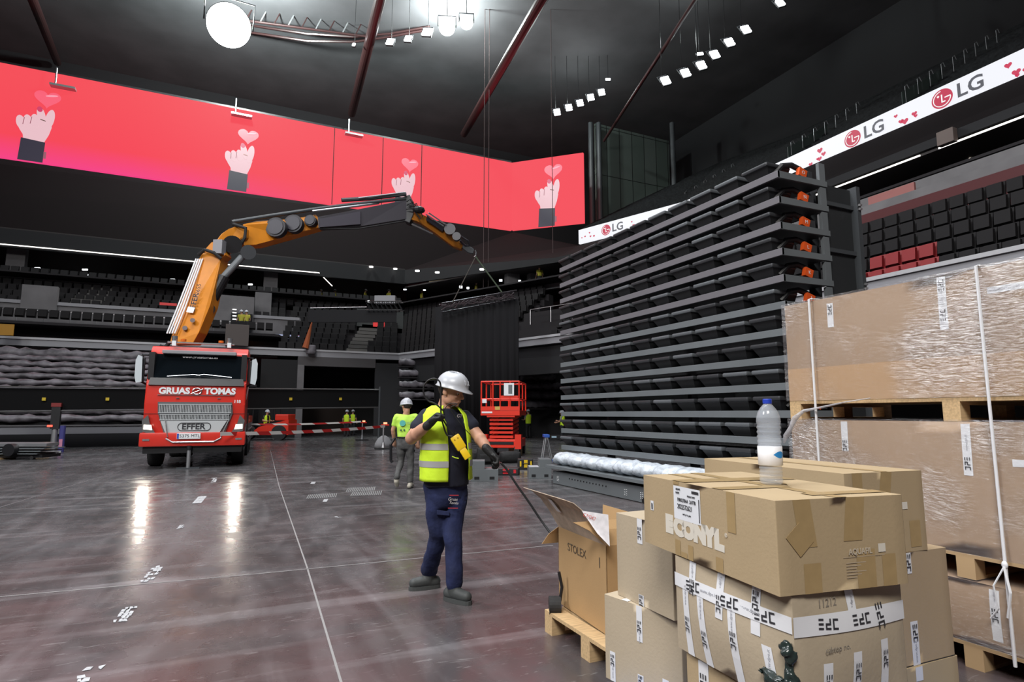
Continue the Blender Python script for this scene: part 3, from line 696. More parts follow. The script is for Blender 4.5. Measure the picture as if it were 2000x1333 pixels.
# floodlights
def flood(px, py, z, w_, h_, tilt, lab, bars=3, st=14):
    q = U(px, py, z); s = z/1159; w_ *= s; h_ *= s
    F = T(*q) @ M.Rotation(-YAW, 4, 'Z') @ RX(-20) @ M.Rotation(R(tilt), 4, 'Y')
    t = thing('floodlight', lab, 'floodlight', q, group=None)
    for k in range(bars):
        z0 = -h_/2+h_*k/bars; sh = (k-1)*w_*.06
        MB(F).box(-w_/2+sh, w_/2+sh, -.04, .04, z0+h_*.055, z0+h_/bars-h_*.055, bev=.02).build('lamp_bar', emis('flood_glow', (.95, .98, 1), st), t, world=True)
    MB(F).box(-w_*.55, w_*.55, .06, .16, -h_*.52, h_*.52).build('housing', black, t, world=True)
    MB(F).tube([(-w_*.6, .1, 0), (-w_*.6, .1, h_*.75), (w_*.6, .1, h_*.75), (w_*.6, .1, 0)], .03, 6).build('bracket', slated, t, world=True)
    top = F @ V((0, .1, h_*.75)); MB().cyl(top, (top.x, top.y, 34), .02, n=5).build('hanger_rod', black, t, world=True)
g1 = ['lowest left', 'second from the left', 'middle', 'fourth from the left', 'rightmost']
for i, (x, y) in enumerate(((1088, 219), (1111, 210), (1133, 201), (1154, 190), (1175, 180))): flood(x, y, 50, 13, 18, -12, g1[i]+' floodlight of the five-lamp row near the screen end')
g2 = ['first', 'second', 'third', 'fourth', 'fifth', 'sixth']
for i, (x, y) in enumerate(((1300, 157), (1339, 142), (1370, 127), (1396, 106), (1425, 82), (1457, 57))): flood(x, y, 40, 18, 23, -20, g2[i]+' floodlight from the left in the rising row of six')
flood(1524, 5, 38, 17, 20, -22, 'floodlight at the top edge right of the rising row')
flood(1188, 155, 50, 10, 5, 0, 'small flat floodlight above the five-lamp row', 1); flood(1368, 105, 41, 13, 7, -10, 'small flat floodlight above the rising row of six', 1)
for x, y, wd_, l_ in ((762, 81, 15, 'left floodlight of the curved row at the top centre'), (797, 75, 14, 'second floodlight of the curved row at the top centre'), (834, 62, 19, 'third floodlight of the curved row at the top centre'), (691, 87, 6, 'small floodlight left of the diagonal tube')): flood(x, y, 42, wd_, wd_*1.25, 4, l_)
def big(px, py, z, rpx, lab, st=20):
    q = U(px, py, z); r = rpx*z/1159; d = (O-q).normalized()
    F = T(*q) @ d.to_track_quat('Z', 'Y').to_matrix().to_4x4(); t = thing('round_floodlight', lab, 'floodlight', q)
    MB(F).lathe([(r*1.0, -.02), (r, .02), (r*.8, .12), (r*.4, .2), (.02, .23)], n=32).build('lens', emis('big_flood_bloom', (.93, 1, .97), st), t, smooth=True, world=True)  # lens drawn oversize, so the lamp's glare bloom is put into its shape
    MB(F).lathe([(r*.4, -r*.9), (r*.9, -r*.5), (r*1.04, -.05), (r*1.04, -.03)], n=24).build('reflector_housing', black, t, world=True)
    MB(F).tube([(-r*1.1, 0, -.2), (-r*1.1, r*1.2, -.2), (r*1.1, r*1.2, -.2), (r*1.1, 0, -.2)], .05, 6).build('bracket', slated, t, world=True)
    top = F @ V((0, r*1.2, -.2)); MB().cyl(top, (top.x, top.y, 34), .03, n=5).build('hanger_rod', black, t, world=True)
big(447, 50, 38, 43, 'biggest blazing round floodlight at the upper left'); big(873, 53, 42, 17, 'blazing round floodlight right of the curved row'); big(911, 44, 42, 14, 'smaller blazing round floodlight furthest right of the curved row')
# added point lights; their roof glow stands in for lens glare
for (x, y, z, p_) in ((447, 50, 38, 16000), (873, 53, 42, 9000), (1345, 130, 40, 500), (1130, 200, 50, 500)):
    q = U(x, y, z); q.z = max(q.z, 29.0); point('glare_fill', q+FH*1.5+V((0, 0, .8)), p_, (.9, 1, .97), .5)
# roof tubes
tubem = mat('roof_tube', (.035, .015, .015), .35)
def rtube(a, b, r, lab, m=tubem):
    o = MB().cyl(U(*a), U(*b), r, n=16).build('roof_tube', m); return tag(o, lab, 'roof tube')
rtube((687, 222, 56), (752, -40, 34), .38, 'thick dark red roof tube hanging at the centre top')
rtube((906, 262, 56), (1075, -30, 30), .34, 'long diagonal roof tube between the centre lamps and the screen')
rtube((112, 122, 50), (48, -40, 34), .3, 'dim red roof tube at the upper left')
rtube((1180, 275, 56), (1370, -20, 34), .14, 'thin diagonal roof tube behind the right floodlights')
for i, (x, y, x2, y2, l_) in enumerate(((947, 80, 949, 300, 'left vertical cable crossing the red screen'), (956, 60, 957, 300, 'right vertical cable crossing the red screen'), (1076, 60, 1076, 230, 'vertical cable left of the five-lamp row'))):
    a = U(x, y, 44); b_ = a.copy(); b_.z = 9
    tag(MB().cyl(a+V((0, 0, 3)), b_, .025, n=6).build('hanging_cable', mat('cable_dull', (.05, .03, .03), .5)), l_, 'cable')
# roof truss with lit lattice members
tr = thing('roof_truss', 'dark lattice roof truss with bright rods at the top left of centre', 'truss', U(560, 60, 44))
p0, p1 = U(480, 40, 44), U(720, 72, 46)
for dz in (0, 1.6): MB().cyl(p0+V((0, 0, dz)), p1+V((0, 0, dz)), .09, n=8).build('chord', tubem, tr, world=True)
for i in range(9):
    a = p0.lerp(p1, i/9); b_ = p0.lerp(p1, (i+.6)/9)+V((0, 0, 1.6)); MB().cyl(a, b_, .05, n=6).build('diagonal', steel if i % 2 else tubem, tr, world=True)
p0, p1 = U(500, 92, 46), U(692, 60, 46)
tr = thing('roof_truss', 'dark red curved service truss behind the centre floodlights', 'truss', p0)
MB().tube([U(480, 48, 46), U(600, 66, 46), U(690, 72, 46), U(760, 66, 46), U(840, 52, 46)], .10, 6).build('chord', tubem, tr, world=True)
MB().tube([U(480, 62, 46), U(600, 80, 46), U(690, 82, 46), U(760, 72, 46), U(840, 57, 46)], .10, 6).build('chord', tubem, tr, world=True)
# flared bracket lamps on the screen top edge
for i, (x, y) in enumerate(((118, 168), (468, 224), (688, 262))):
    q = onY(x, y, 49.6); t = thing('screen_hanger', ['left', 'middle', 'right'][i]+' metal hanger on the top edge of the red screen', 'bracket', q)
    MB(T(*q)).box(-.6, .9, -.2, .3, -.1, .05).build('plate', steel, t, world=True); MB(T(*q)).cyl((-.3, 0, 0), (-.3, 0, 1.3), .06).build('rod', steel, t, world=True)
# hanging truss in front of the central stand
def truss(name, lab, a, b, w_, m, n=10, r=.035):
    t = thing(name, lab, 'truss', a); d = (b-a).normalized(); s = V((-d.y, d.x, 0))*w_/2
    cs = [s+V((0, 0, w_/2)), -s+V((0, 0, w_/2)), s-V((0, 0, w_/2)), -s-V((0, 0, w_/2))]
    for c in cs: MB().cyl(a+c, b+c, r, n=6).build('chord', m, t, world=True)
    mb = MB()
    for i in range(n):
        p_, q_ = a.lerp(b, i/n), a.lerp(b, (i+1)/n)
        for u, v in ((0, 1), (0, 2), (1, 3), (2, 3)): mb.cyl(p_+cs[u], q_+cs[v], r*.6, n=5)
    mb.build('lacing', m, t, world=True); return t
t = truss('hanging_truss', 'dark hanging truss over the central stand with a pale winch box', U(716, 599, 36), U(786, 599, 36), .55, black, 8)
q = U(752, 587, 36.2); MB(T(*q) @ M.Rotation(-YAW, 4, 'Z')).box(-.65, .65, -.1, .3, -.22, .3, bev=.03).build('winch_box', greym, t, world=True)
q = U(606, 602, 36); MB().cyl(q, U(716, 600, 36), .03, n=6).build('side_rod', steel, t, world=True)
q = U(603, 606, 36); q2 = U(775, 606, 36); o = MB().hexa([q-V((0, 0, .75)), q2-V((0, 0, .75)), q2-V((0, -.2, .75)), q-V((0, -.2, .75)), q, q2, q2+V((0, .2, 0)), q+V((0, .2, 0))]).build('folded_drape', dark); tag(o, 'black folded drape hanging under the truss of the central stand', 'drape')
# black drape carried by the crane
dm = mat('black_drape_cloth', (.014, .0135, .015), .9, spec=.15)
a, b_ = U(851, 600, 27), U(1013, 584, 28.5); mb = MB(); n = 60; rings = []
for i in range(n+1):
    p_ = a.lerp(b_, i/n); of = FH*(.018*math.sin(i*1.1)+.01*math.sin(i*2.3)); rings.append([p_+of, V((p_.x, p_.y, .45))+of*1.4])
mb.loft(rings, closed=False); o = mb.build('hanging_drape', dm, smooth=True, fix=False); md = o.modifiers.new('s', 'SOLIDIFY'); md.thickness = .02
tag(o, 'tall black drape hanging full height under the lifted truss', 'drape')
t = truss('lifted_truss', 'slanting black truss with cables lifted by the crane over the drape', U(860, 603, 27), U(1006, 577, 28.5), .42, mat('truss_dark_metal', (.07, .06, .07), .35, .6), 14, .03)
mb = MB()
for k in range(4):
    mb.tube([U(862+(1004-862)*i/16, 600-24*i/16+rnd.uniform(-5, 7), 27-.35+1.5*i/16) for i in range(17)], .03, 5)
mb.build('cable_bundle', mat('cable_dark', (.05, .04, .045), .4), t, world=True)
q = U(957, 558, 29)
# long black box beam hung across the lower stand
a, b_ = onY(-60, 779, 28.5), onY(742, 779, 28.5)
t = thing('box_truss', 'long black fabric-wrapped truss slung low across the stands behind the truck', 'truss', (a.x, a.y, 1.7))
MB().hexa([(a.x, 28.5, a.z-.45), (b_.x, 28.5, b_.z-.38), (b_.x, 29.2, b_.z-.38), (a.x, 29.2, a.z-.45), (a.x, 28.5, a.z+.4), (b_.x, 28.5, b_.z+.38), (b_.x, 29.2, b_.z+.38), (a.x, 29.2, a.z+.4)]).build('wrap', mat('beam_cloth', (.006, .006, .0065), .9, spec=.15), t, world=True)
MB().cyl((a.x, 28.4, a.z+.45), (b_.x, 28.4, b_.z+.42), .03, n=6).build('rail', mat('beam_rail', (.09, .09, .09), .4, .5), t, world=True)
MB().cyl((a.x, 28.4, a.z-.5), (b_.x, 28.4, b_.z-.42), .03, n=6).build('rail', MC['beam_rail'], t, world=True)
for px_ in (86, 210, 568, 665):
    q = onY(px_, 779, 28.45); MB(T(*q)).box(-.06, .06, -.02, .02, -.08, .04).build('yellow_marker', mat('yellow_tag', (.5, .36, .02), .5), t, world=True)
q = onY(742, 760, 28.3); MB().cyl((q.x, 28.3, 0.05), (q.x, 28.3, q.z+.1), .05).build('end_post', slated, t, world=True)
# ================================================================== STACKED SEATING UNIT
X0, YN, YF = 6.61, 5.53, 11.65
sp = MB(); sp.box(-.235, .235, -.05, .42, .135, .195, bev=.022)
PADL = sp.build('cushion', seatm); PADME = PADL.data; bpy.data.objects.remove(PADL)
PADG = PADME.copy(); PADG.materials[0] = seatl
sb = MB(); sb.hexa([(-.15, .07, 0), (.15, .07, 0), (.15, .42, 0), (-.15, .42, 0), (-.215, -.02, .14), (.215, -.02, .14), (.215, .42, .14), (-.215, .42, .14)])
BODL = sb.build('seat', mat('seat_shell', (.022, .023, .025), .45)); BODME = BODL.data; bpy.data.objects.remove(BODL)
lettr = 'DEFGHIJKLMNO'
ordn = ['lowest', 'second from the bottom', 'third from the bottom', 'fourth from the bottom', 'fifth from the bottom', 'sixth from the bottom', 'sixth from the top', 'fifth from the top', 'fourth from the top', 'third from the top', 'second from the top', 'topmost']
otag = mat('orange_row_tag', (.75, .10, .015), .5)
armk = mat('armrest_black', (.018, .018, .02), .5)
def tier(k, h):
    t = thing('seating_tier', ordn[k]+' dark steel seating tier in the tall folded seat stack', 'seating tier', (X0, YN, h-.1), 0, 'tiers of the tall folded seat stack')
    MB().box(X0, X0+.04, YN, YF, h-.10, h, bev=.004).build('fascia', slate if k < 7 else mat('slate_reddish_light', (.15, .145, .16), .42), t, world=True)  # upper fascias: reddish light from screen and lamps is put into the colour
    MB().box(X0+.04, X0+1.0, YN+.03, YF-.03, h-.05, h-.02).build('deck', slated, t, world=True)
    MB().hexa([(X0, YN, h-.10), (X0+1.0, YN, h-.08), (X0+1.0, YN+.03, h-.08), (X0+.04, YN+.03, h-.10), (X0, YN, h), (X0+1.0, YN, h+.0), (X0+1.0, YN+.03, h), (X0+.04, YN+.03, h)]).build('end_beam', slate, t, world=True)
    MB().box(X0+.86, X0+.98, YN+.01, YN+.06, h, h+.27).build('bracket', slate, t, world=True)
    for i in range(11):
        y = YN+.40+i*.553
        s = bpy.data.objects.new('seat', BODME); C.objects.link(s); s.parent = t; s.matrix_parent_inverse = rootm(t).inverted()
        s.matrix_basis = T(X0+.04, y, h) @ RZ(-90)
        c = bpy.data.objects.new('cushion', PADG if rnd.random() < .28 else PADME); C.objects.link(c); c.parent = s
    # end armrest bent down, with orange letter tag
    c0 = V((X0+.30, YN+.16, h+.05))
    MB().tube([c0+V((-.12, .06, .0)), c0+V((-.02, .0, .13)), c0+V((.14, -.02, .16)), c0+V((.30, -.03, .12)), c0+V((.40, -.03, .05))], .04, 8).build('armrest', armk, t, world=True)
    tg = MB().hexa([(X0+.50, YN+.06, h+.05), (X0+.64, YN+.06, h+.01), (X0+.64, YN+.12, h+.01), (X0+.50, YN+.12, h+.05), (X0+.53, YN+.06, h+.17), (X0+.68, YN+.06, h+.13), (X0+.68, YN+.12, h+.13), (X0+.53, YN+.12, h+.17)]).build('row_marker', otag, t, world=True, label='orange row marker')
    MB().box(X0+.68, X0+.76, YN+.05, YN+.13, h+.02, h+.13).build('end_cap', seatm, t, world=True)
    text(lettr[k], .075, white, frame(V((X0+.59, YN+.055, h+.09)), (1, 0, 0), (0, 0, 1), (0, -1, 0)), parent=tg, name='row_letter')
    return t
for k in range(12): tier(k, .79+.3672*k)
t = thing('seating_base_beam', 'grey perforated steel base beam under the folded seat stack', 'beam', (6.2, 8, 0))
MB().box(6.2, 6.26, 5.3, 11.3, .01, .27, bev=.005).build('beam_face', slate, t, world=True)
MB().box(6.26, 7.4, 5.4, 11.2, .2, .27).build('beam_top', slated, t, world=True)
MB().box(6.1, 6.7, 5.3, 11.45, .33, .39, bev=.004).build('ledge', slate, t, world=True)
mb = MB()
for i in range(13): mb.cyl((6.185, 10.6-i*.11, .17-i*.001), (6.2, 10.6-i*.11, .17), .011, n=8)
for i in (0, 1): mb.box(6.19, 6.2, 8.0-i*2.4, 8.22-i*2.4, .02, .09)
mb.build('slot_holes', black, t, world=True)
mb = MB()
for yy in (11.1, 8.7, 8.25):
    for z in (.08, .11, .14, .17): mb.cyl((6.185, yy, z), (6.2, yy, z), .007, n=6); mb.cyl((6.185, yy-.05, z), (6.2, yy-.05, z), .007, n=6)
mb.build('rivets', white, t, world=True)
r = random.Random(5)
for i in range(10):       # seats of the bottom row, each bagged in clear plastic
    y = 11.1-i*.56; mb = MB(); rings = []
    for j in range(7):
        yy = y+.30-j*.6/6; s = [.62, .98, 1.08, .92, 1.1, .95, .6][j]
        rings.append([(6.45+.26*math.cos(a)*s+r.uniform(-.02, .02), yy, .52+.13*math.sin(a)*s+r.uniform(-.014, .014)) for a in [6.28319*q/14 for q in range(14)]])
    o = mb.loft(rings).build('bagged_seat', plast, smooth=True)
    tag(o, 'seat wrapped in crinkled clear plastic above the grey base beam', 'wrapped seat', 'plastic bagged seats on the bottom row of the stack')
t = thing('end_frame', 'tall dark steel end frame behind the near end of the seat stack', 'frame', (8.0, 5.5, 0))
MB().box(7.62, 8.2, 5.6, 5.66, .05, 4.82).build('panel', mat('frame_panel', (.022, .024, .026), .5), t, world=True)
MB().box(8.2, 8.28, 5.5, 5.7, .0, 4.85).build('post', slated, t, world=True)
for z in (1.0, 1.9, 2.9, 3.8, 4.5): MB().box(7.6, 8.22, 5.56, 5.6, z, z+.06).build('rail', slated, t, world=True)
mb = MB()
for z in (2.4, 2.46, 3.3, 3.36, 4.5, 4.56): mb.cyl((8.22, 5.48, z), (8.26, 5.48, z), .02, n=6)
mb.build('bolts', chrome, t, world=True)
# frames holding up the stack
for yy in (5.9, 8.6, 11.3):
    tag(MB().box(7.63, 7.78, yy-.05, yy+.05, 0, 4.8).build('support_post', slated), ['near', 'middle', 'far'][int((yy-5.9)/2.6)]+' dark support post behind the folded seat stack', 'post')

# ================================================================== CARTONS
class Carton:
    def __init__(s, name, label, L, K, dep, z0, z1, m, bulge=0, R_=None, open_=False, group=None, thick=0):
        s.L = V((L[0], L[1], z0)); s.K = V((K[0], K[1], z0)); s.h = z1-z0
        d = (s.K-s.L); s.ux = d.normalized(); s.w = d.length
        s.n = V((s.ux.y, -s.ux.x, 0))                    # outward of front
        if s.n.dot(-s.L) < 0: s.n = -s.n
        s.d = dep; s.b = bulge; s.z0 = z0; s.z1 = z1
        cen = s.L+d/2-s.n*dep/2
        s.t = thing(name, label, 'carton', cen, 0, group)
        # faces: origin, u dir, u len, outward
        s.F = {'f': (s.L, s.ux, s.w, s.n), 's': (s.K, -s.n, dep, s.ux), 'b': (s.K-s.n*dep, -s.ux, s.w, -s.n), 'l': (s.L-s.n*dep, s.n, dep, -s.ux)}
        if not open_:
            mb = MB(); nu = 10
            for key in 'fsbl':
                g = [[mb.bm.verts.new(s.P(key, i/nu*s.F[key][2], j/nu*s.h)) for j in range(nu+1)] for i in range(nu+1)]
                for i in range(nu):
                    for j in range(nu): mb.bm.faces.new((g[i][j], g[i+1][j], g[i+1][j+1], g[i][j+1]))
            for z in (0, s.h):
                g = [[mb.bm.verts.new(s.Tp(i/8*s.w, j/8*dep, 0) - V((0, 0, s.h-z))) for j in range(9)] for i in range(9)]
                for i in range(8):
                    for j in range(8): mb.bm.faces.new((g[i][j], g[i+1][j], g[i+1][j+1], g[i][j+1]))
            bmesh.ops.remove_doubles(mb.bm, verts=mb.bm.verts, dist=.002)
            es = [e for e in mb.bm.edges if len(e.link_faces) == 2 and e.calc_face_angle(0) > 1.0]
            bmesh.ops.bevel(mb.bm, geom=es, offset=.004, segments=2, profile=.5, affect='EDGES')
            s.o = mb.build('box_body', m, s.t, world=True, angle=50)
    def P(s, key, u, v, off=0):
        o, d, w_, n = s.F[key]
        b = s.b*math.sin(math.pi*min(1, max(0, u/w_)))*math.sin(math.pi*min(1, max(0, v/s.h))) if s.b else 0
        return o+d*u+V((0, 0, v))+n*(b+off)
    def Tp(s, u, v, off=0): return s.L+s.ux*u-s.n*v+V((0, 0, s.h+off))
    def patch(s, key, u0, u1, v0, v1, m, name='tape', off=.0015, sh=0, nn=6, parent=None):
        mb = MB(); f = (lambda u, v: s.Tp(u, v, off)) if key == 't' else (lambda u, v: s.P(key, u, v, off))
        g = [[mb.bm.verts.new(f(u0+(u1-u0)*i/nn+sh*j/nn, v0+(v1-v0)*j/nn)) for j in range(nn+1)] for i in range(nn+1)]
        for i in range(nn):
            for j in range(nn): mb.bm.faces.new((g[i][j], g[i+1][j], g[i+1][j+1], g[i][j+1]))
        return mb.build(name, m, parent or s.t, world=True, fix=False)
    def glyphs(s, key, u, v, size, ang=90, parent=None, flip=1):
        """D P E marks built of bars, run along the tape"""
        bars = [(0, .82, .66, 1), (.48, 0, .66, 1), (0, 0, .66, .18), (.9, .82, 1.56, 1), (1.38, .42, 1.56, 1), (.9, .42, 1.56, .6), (.9, 0, 1.08, .6), (1.8, .82, 2.4, 1), (1.8, .41, 2.4, .59), (1.8, 0, 2.4, .18)]
        ca, sa = math.cos(R(ang)), math.sin(R(ang)); mb = MB()
        f = (lambda a, b: s.Tp(a, b, .003)) if key == 't' else (lambda a, b: s.P(key, a, b, .0055))
        for x0, y0, x1, y1 in bars:
            q = []
            for x, y in ((x0, y0), (x1, y0), (x1, y1), (x0, y1)):
                x = (x-1.2)*size; y = (y-.5)*size*flip; q.append(f(u+x*ca-y*sa, v+x*sa+y*ca))
            mb.bm.faces.new([mb.bm.verts.new(p) for p in q])
        return mb.build('tape_mark', ink, parent or s.t, world=True, fix=False)
    def tape(s, key, u, v0, v1, wd=.05, marks=(), sh=0, ang=90, url=(), vert=True):
        t_ = s.patch(key, u-wd/2, u+wd/2, v0, v1, wtape, 'printed_tape', .002, sh)
        for v in marks: s.glyphs(key, u+sh*(v-v0)/(v1-v0), v, wd*.62, ang, t_)
        for v in url:
            if key == 't': continue
            o, d, w_, n = s.F[key]; c = s.P(key, u+sh*(v-v0)/(v1-v0), v, .0035)
            ca, sa = math.cos(R(ang)), math.sin(R(ang)); ex = d*ca+V((0, 0, 1))*sa; ey = -d*sa+V((0, 0, 1))*ca
            text('www.dpe.it', wd*.42, mat('faint_print', (.42, .43, .47), .6), frame(c, ex, ey, n), parent=t_, ext=.0002, name='tape_text')
        return t_
    def word(s, key, st, u, v, size, m, bold=0, sx=1, rot=0, name='lettering', shear=0, off=.003):
        if key == 't': return
        o, d, w_, n = s.F[key]; c = s.P(key, u, v, off); ca, sa = math.cos(R(rot)), math.sin(R(rot))
        return text(st, size, m, frame(c, d*ca+V((0, 0, 1))*sa, -d*sa+V((0, 0, 1))*ca, n), parent=s.t, bold=bold, ext=.0003, sx=sx, name=name, shear=shear)
def xy(px, py, h): p = onH(px, py, h); return (p.x, p.y)
whp = mat('white_print', (.66, .62, .54), .7)
# yellow-tan carton with big white word
A = Carton('carton', 'tan carton with big white word and shipping label, under the water bottle', xy(1256, 928, 1.21), xy(1513, 979, 1.21), .515, .923, 1.21, card)
w_ = A.w
for ch_, u_ in (('E', .250), ('C', .335), ('O', .415), ('N', .505), ('Y', .58), ('L', .645)): A.word('f', ch_, w_*u_, .108, .086, whp, .0085, 1.12, off=.001)
A.word('f', '®', w_*.70, .135, .02, whp)
l_ = A.patch('f', w_*.30, w_*.52, .142, .27, mat('label_paper', (.74, .76, .80), .4), 'shipping_label')
for st, u, v, z in (('F0R0278AA  2A77B', .41, .218, .019), ('2022572621', .395, .192, .026), ('AQUAFIL', .342, .258, .010), ('GARNS', .336, .244, .010), ('net  kg   lot   gross', .41, .166, .009), ('PRODUCT INFO', .45, .238, .009)):
    A.word('f', st, w_*u, v, z, ink, .0002, .8, name='label_text')
A.patch('f', w_*.455, w_*.51, .252, .262, ink, 'label_bar', .003); A.patch('f', w_*.508, w_*.514, .15, .235, ink, 'barcode', .003)
A.patch('f', w_*.075, w_*.105, .145, .185, MC['label_paper'], 'small_label'); A.patch('f', w_*.085, w_*.097, .15, .175, ink, 'barcode', .003)
for u0, u1, v0, v1 in ((.30, .345, 0, .06), (.30, .345, .275, .287), (.41, .45, 0, .055), (.62, .67, 0, .05), (.71, .765, .15, .287), (.35, .40, .0, .02)): A.patch('f', w_*u0, w_*u1, v0, v1, btape)
for u0, u1, v0, v1, sh in ((.09, .16, .14, .287, -.02), (.27, .35, .15, .287, .02), (.1, .17, 0, .09, 0), (.32, .40, 0, .12, 0), (.43, .49, 0, .10, 0)): A.patch('s', u0*.95, u1*.95, v0, v1, btape, sh=sh)
d_ = MB(); 
for p_ in [(0, 0)]:
    F = frame(A.P('s', .085, .165, .002), A.F['s'][1], (0, 0, 1), A.F['s'][3]) @ RZ(40); d_.m = F; d_.box(-.035, .035, -.04, .04, 0, .001); d_.build('tape', btape, A.t, world=True)
A.word('s', 'AQUAFIL', .32, .115, .026, mat('pale_print', (.50, .43, .33), .7), .0008, .9); A.patch('s', .395, .425, .108, .135, whp, 'logo_square', .002)
for k in range(6): A.patch('s', .26, .30+.02*(k % 3), .035+.009*k, .038+.009*k, mat('faint_white_print', (.45, .36, .25), .7), 'small_print', .002)
A.patch('s', .25, .42, .098, .1, MC['faint_white_print'], 'small_print', .002)
A.patch('t', 0, w_, .235, .285, btape); A.patch('t', w_*.28, w_*.40, .0, .515, btape, sh=.02, off=.0025); A.patch('t', w_*.60, w_*.68, .0, .3, btape, off=.0025); A.patch('t', 0.0, w_*.3, .12, .15, btape, sh=.03)
A.patch('t', w_*.86, w_*.93, .2, .515, btape, off=.0025); A.patch('t', w_*.4, w_*.62, .33, .36, btape, sh=-.05, off=.003)
# second such carton behind
B = Carton('carton', 'tan carton with faint white print standing behind the bottle carton', xy(1375, 896, 1.21), xy(1647, 926, 1.21), .50, .84, 1.21, card)
for u0, u1, v0, v1, sh in ((.05, .11, .28, .37, 0), (.2, .27, .20, .37, .03), (.2, .28, 0, .17, 0), (.39, .46, .02, .14, 0)): B.patch('s', u0, u1, v0, v1, btape, sh=sh)
B.patch('t', 0, B.w, .23, .28, btape); B.word('s', 'AQUAFIL', .27, .20, .030, MC['pale_print'], .0008, .9); B.patch('s', .35, .385, .195, .228, whp, 'logo_square', .002)
for k in range(5): B.patch('s', .13, .18+.02*(k % 3), .09+.012*k, .094+.012*k, MC['faint_white_print'], 'small_print', .002)
# bulging taped carton
Tq = Carton('carton', 'bulging pale carton bound with many white printed tapes, torn at its corner', xy(1318, 1085, .918), xy(1545, 1166, .918), .49, .571, .918, card2, bulge=.022)
for u, v0, v1, mk, sh in ((.10, .0, .26, (.11,), .02), (.22, .0, .24, (.09,), .03), (.40, .0, .25, (.14,), .02), (.58, .0, .17, (.06,), .03), (.13, .23, .347, (.255,), .0), (.31, .19, .347, (.24,), .0), (.50, .19, .347, (.30,), .0)): Tq.tape('f', u*Tq.w/.66, v0, v1, .038, mk, -sh if v0 == 0 else 0, 90, ((v1-.045),))
bt = Tq.patch('f', 0, Tq.w, .235, .285, wtape, 'printed_tape', .0035, nn=12)
for u in (.12, .32, .47): Tq.glyphs('f', u*Tq.w/.57, .260, .034, 185, bt)
bt = Tq.patch('s', 0, .49, .225, .285, wtape, 'printed_tape', .0035, nn=12)
for u, a_ in ((.13, 175), (.36, 95), (.27, 180)): Tq.glyphs('s', u, .255, .032, a_, bt)
for u in (.21, .41): Tq.word('f', 'www.dpe.it', u*Tq.w/.57,   .262, .019, MC['faint_print'], rot=0, off=.005, name='tape_text')
for u, v0, v1 in ((.12, .0, .14), (.24, 0, .16), (.37, .0, .18)): Tq.tape('s', u, v0, v1, .036, (v1-.06,), 0, 90, (.03,))
Tq.tape('s', .24, .25, .347, .036, (), 0, 90, (.30,)); Tq.word('s', '11212', .14, .315, .04, mat('pencil', (.25, .22, .18), .7), 0, .8); Tq.word('s', 'cabtop no.', .16, .18, .025, MC['pencil'])
for sgn in (0, 1): pass
mb = MB(); cc = Tq.P('f', Tq.w-.005, .115, .0)
F = T(*cc); r = random.Random(3)
def lump(mb, pts, rad):
    for i in range(len(pts)-1): mb.cyl(pts[i], pts[i+1], rad[i], rad[i+1], 7)
u_, n_ = Tq.ux, Tq.n
lump(mb, [cc+V((0, 0, .075))+n_*.01, cc+V((0, 0, .02))+n_*.015, cc+V((0, 0, -.05))+n_*.02+u_*.01, cc+V((0, 0, -.11))+n_*.01+u_*.02], [.022, .012, .042, .012])
lump(mb, [cc-u_*.11+V((0, 0, -.02))+n_*.016, cc-u_*.05+V((0, 0, -.04))+n_*.02, cc+V((0, 0, -.05))+n_*.02], [.015, .024, .03])
lump(mb, [cc+V((0, 0, .09))+n_*.01-u_*.015, cc+V((0, 0, .06))+n_*.02], [.022, .02])
o = remesh(mb, 'black_plastic_scrap', mat('black_plastic_film', (.02, .03, .028), .18), .004, sm=2, disp=.012, dscale=45)
tag(o, 'crumpled black plastic poking out of the torn corner of the taped carton', 'plastic')
Lw = Carton('carton', 'tan carton directly under the bulging taped carton', xy(1340, 1272, .568), (Tq.K.x+.06, Tq.K.y+.05), .42, .15, .569, card)
Lw.tape('f', .09, .0, .41, .05, (.33, .12), 0, 90, (.22,))
J1 = Carton('carton', 'pale carton low at the left of the heap, resting on the blue pallet', xy(1180, 1161, .555), xy(1330, 1212, .555), .50, .15, .555, card2)
for u, v0, v1, mk in ((.22, .24, .405, (.31,)), (.05, .0, .14, (.10,)), (.22, .0, .09, (.06,)), (.36, .0, .12, (.07,))): J1.tape('f', u*J1.w/.45, v0, v1, .036, mk, 0, 90, ((v0+.05),) if v0 == 0 else (.27,))
J1.tape('t', .14, .0, .5, .04); J1.word('f', 'I', .0, .02, .01, ink)
J2 = Carton('carton', 'upright pale carton between the open carton and the bottle carton', xy(1203, 1002, .966), xy(1311, 1030, .966), .36, .557, .966, card2)
J2.tape('f', .20, .29, .409, .04, (.34,), 0, 90); J2.tape('f', .20, 0, .05, .04, (.02,))
J3 = Carton('carton', 'brown-grey carton at the right of the heap, under the faint-print carton', (2.60, 2.70), xy(1690, 1092, .838), .57, .345, .838, mat('cardboard_greyish', (.40, .30, .19), .8, var=.05, scale=3, bump=.05, bscale=70))
J3.tape('s', .28, .40, .493, .05, (.45,), 0, 90); J3.tape('s', .29, .0, .19, .05, (.14,), 0, 90, (.06,)); J3.patch('s', .0, .57, .0, .004, ink, 'seam', .001)
J4 = Carton('carton', 'lowest carton at the right of the heap, beside the wrapped pallet', (2.58, 2.70), (J3.K.x-.01, J3.K.y-.01), .59, .15, .343, mat('cardboard_flat', (.44, .34, .21), .8, var=.05, scale=3))
J4.tape('s', .30, .13, .19, .05, (), 0, 90); J4.word('s', 'abd. B', .12, .10, .03, MC['pencil'])
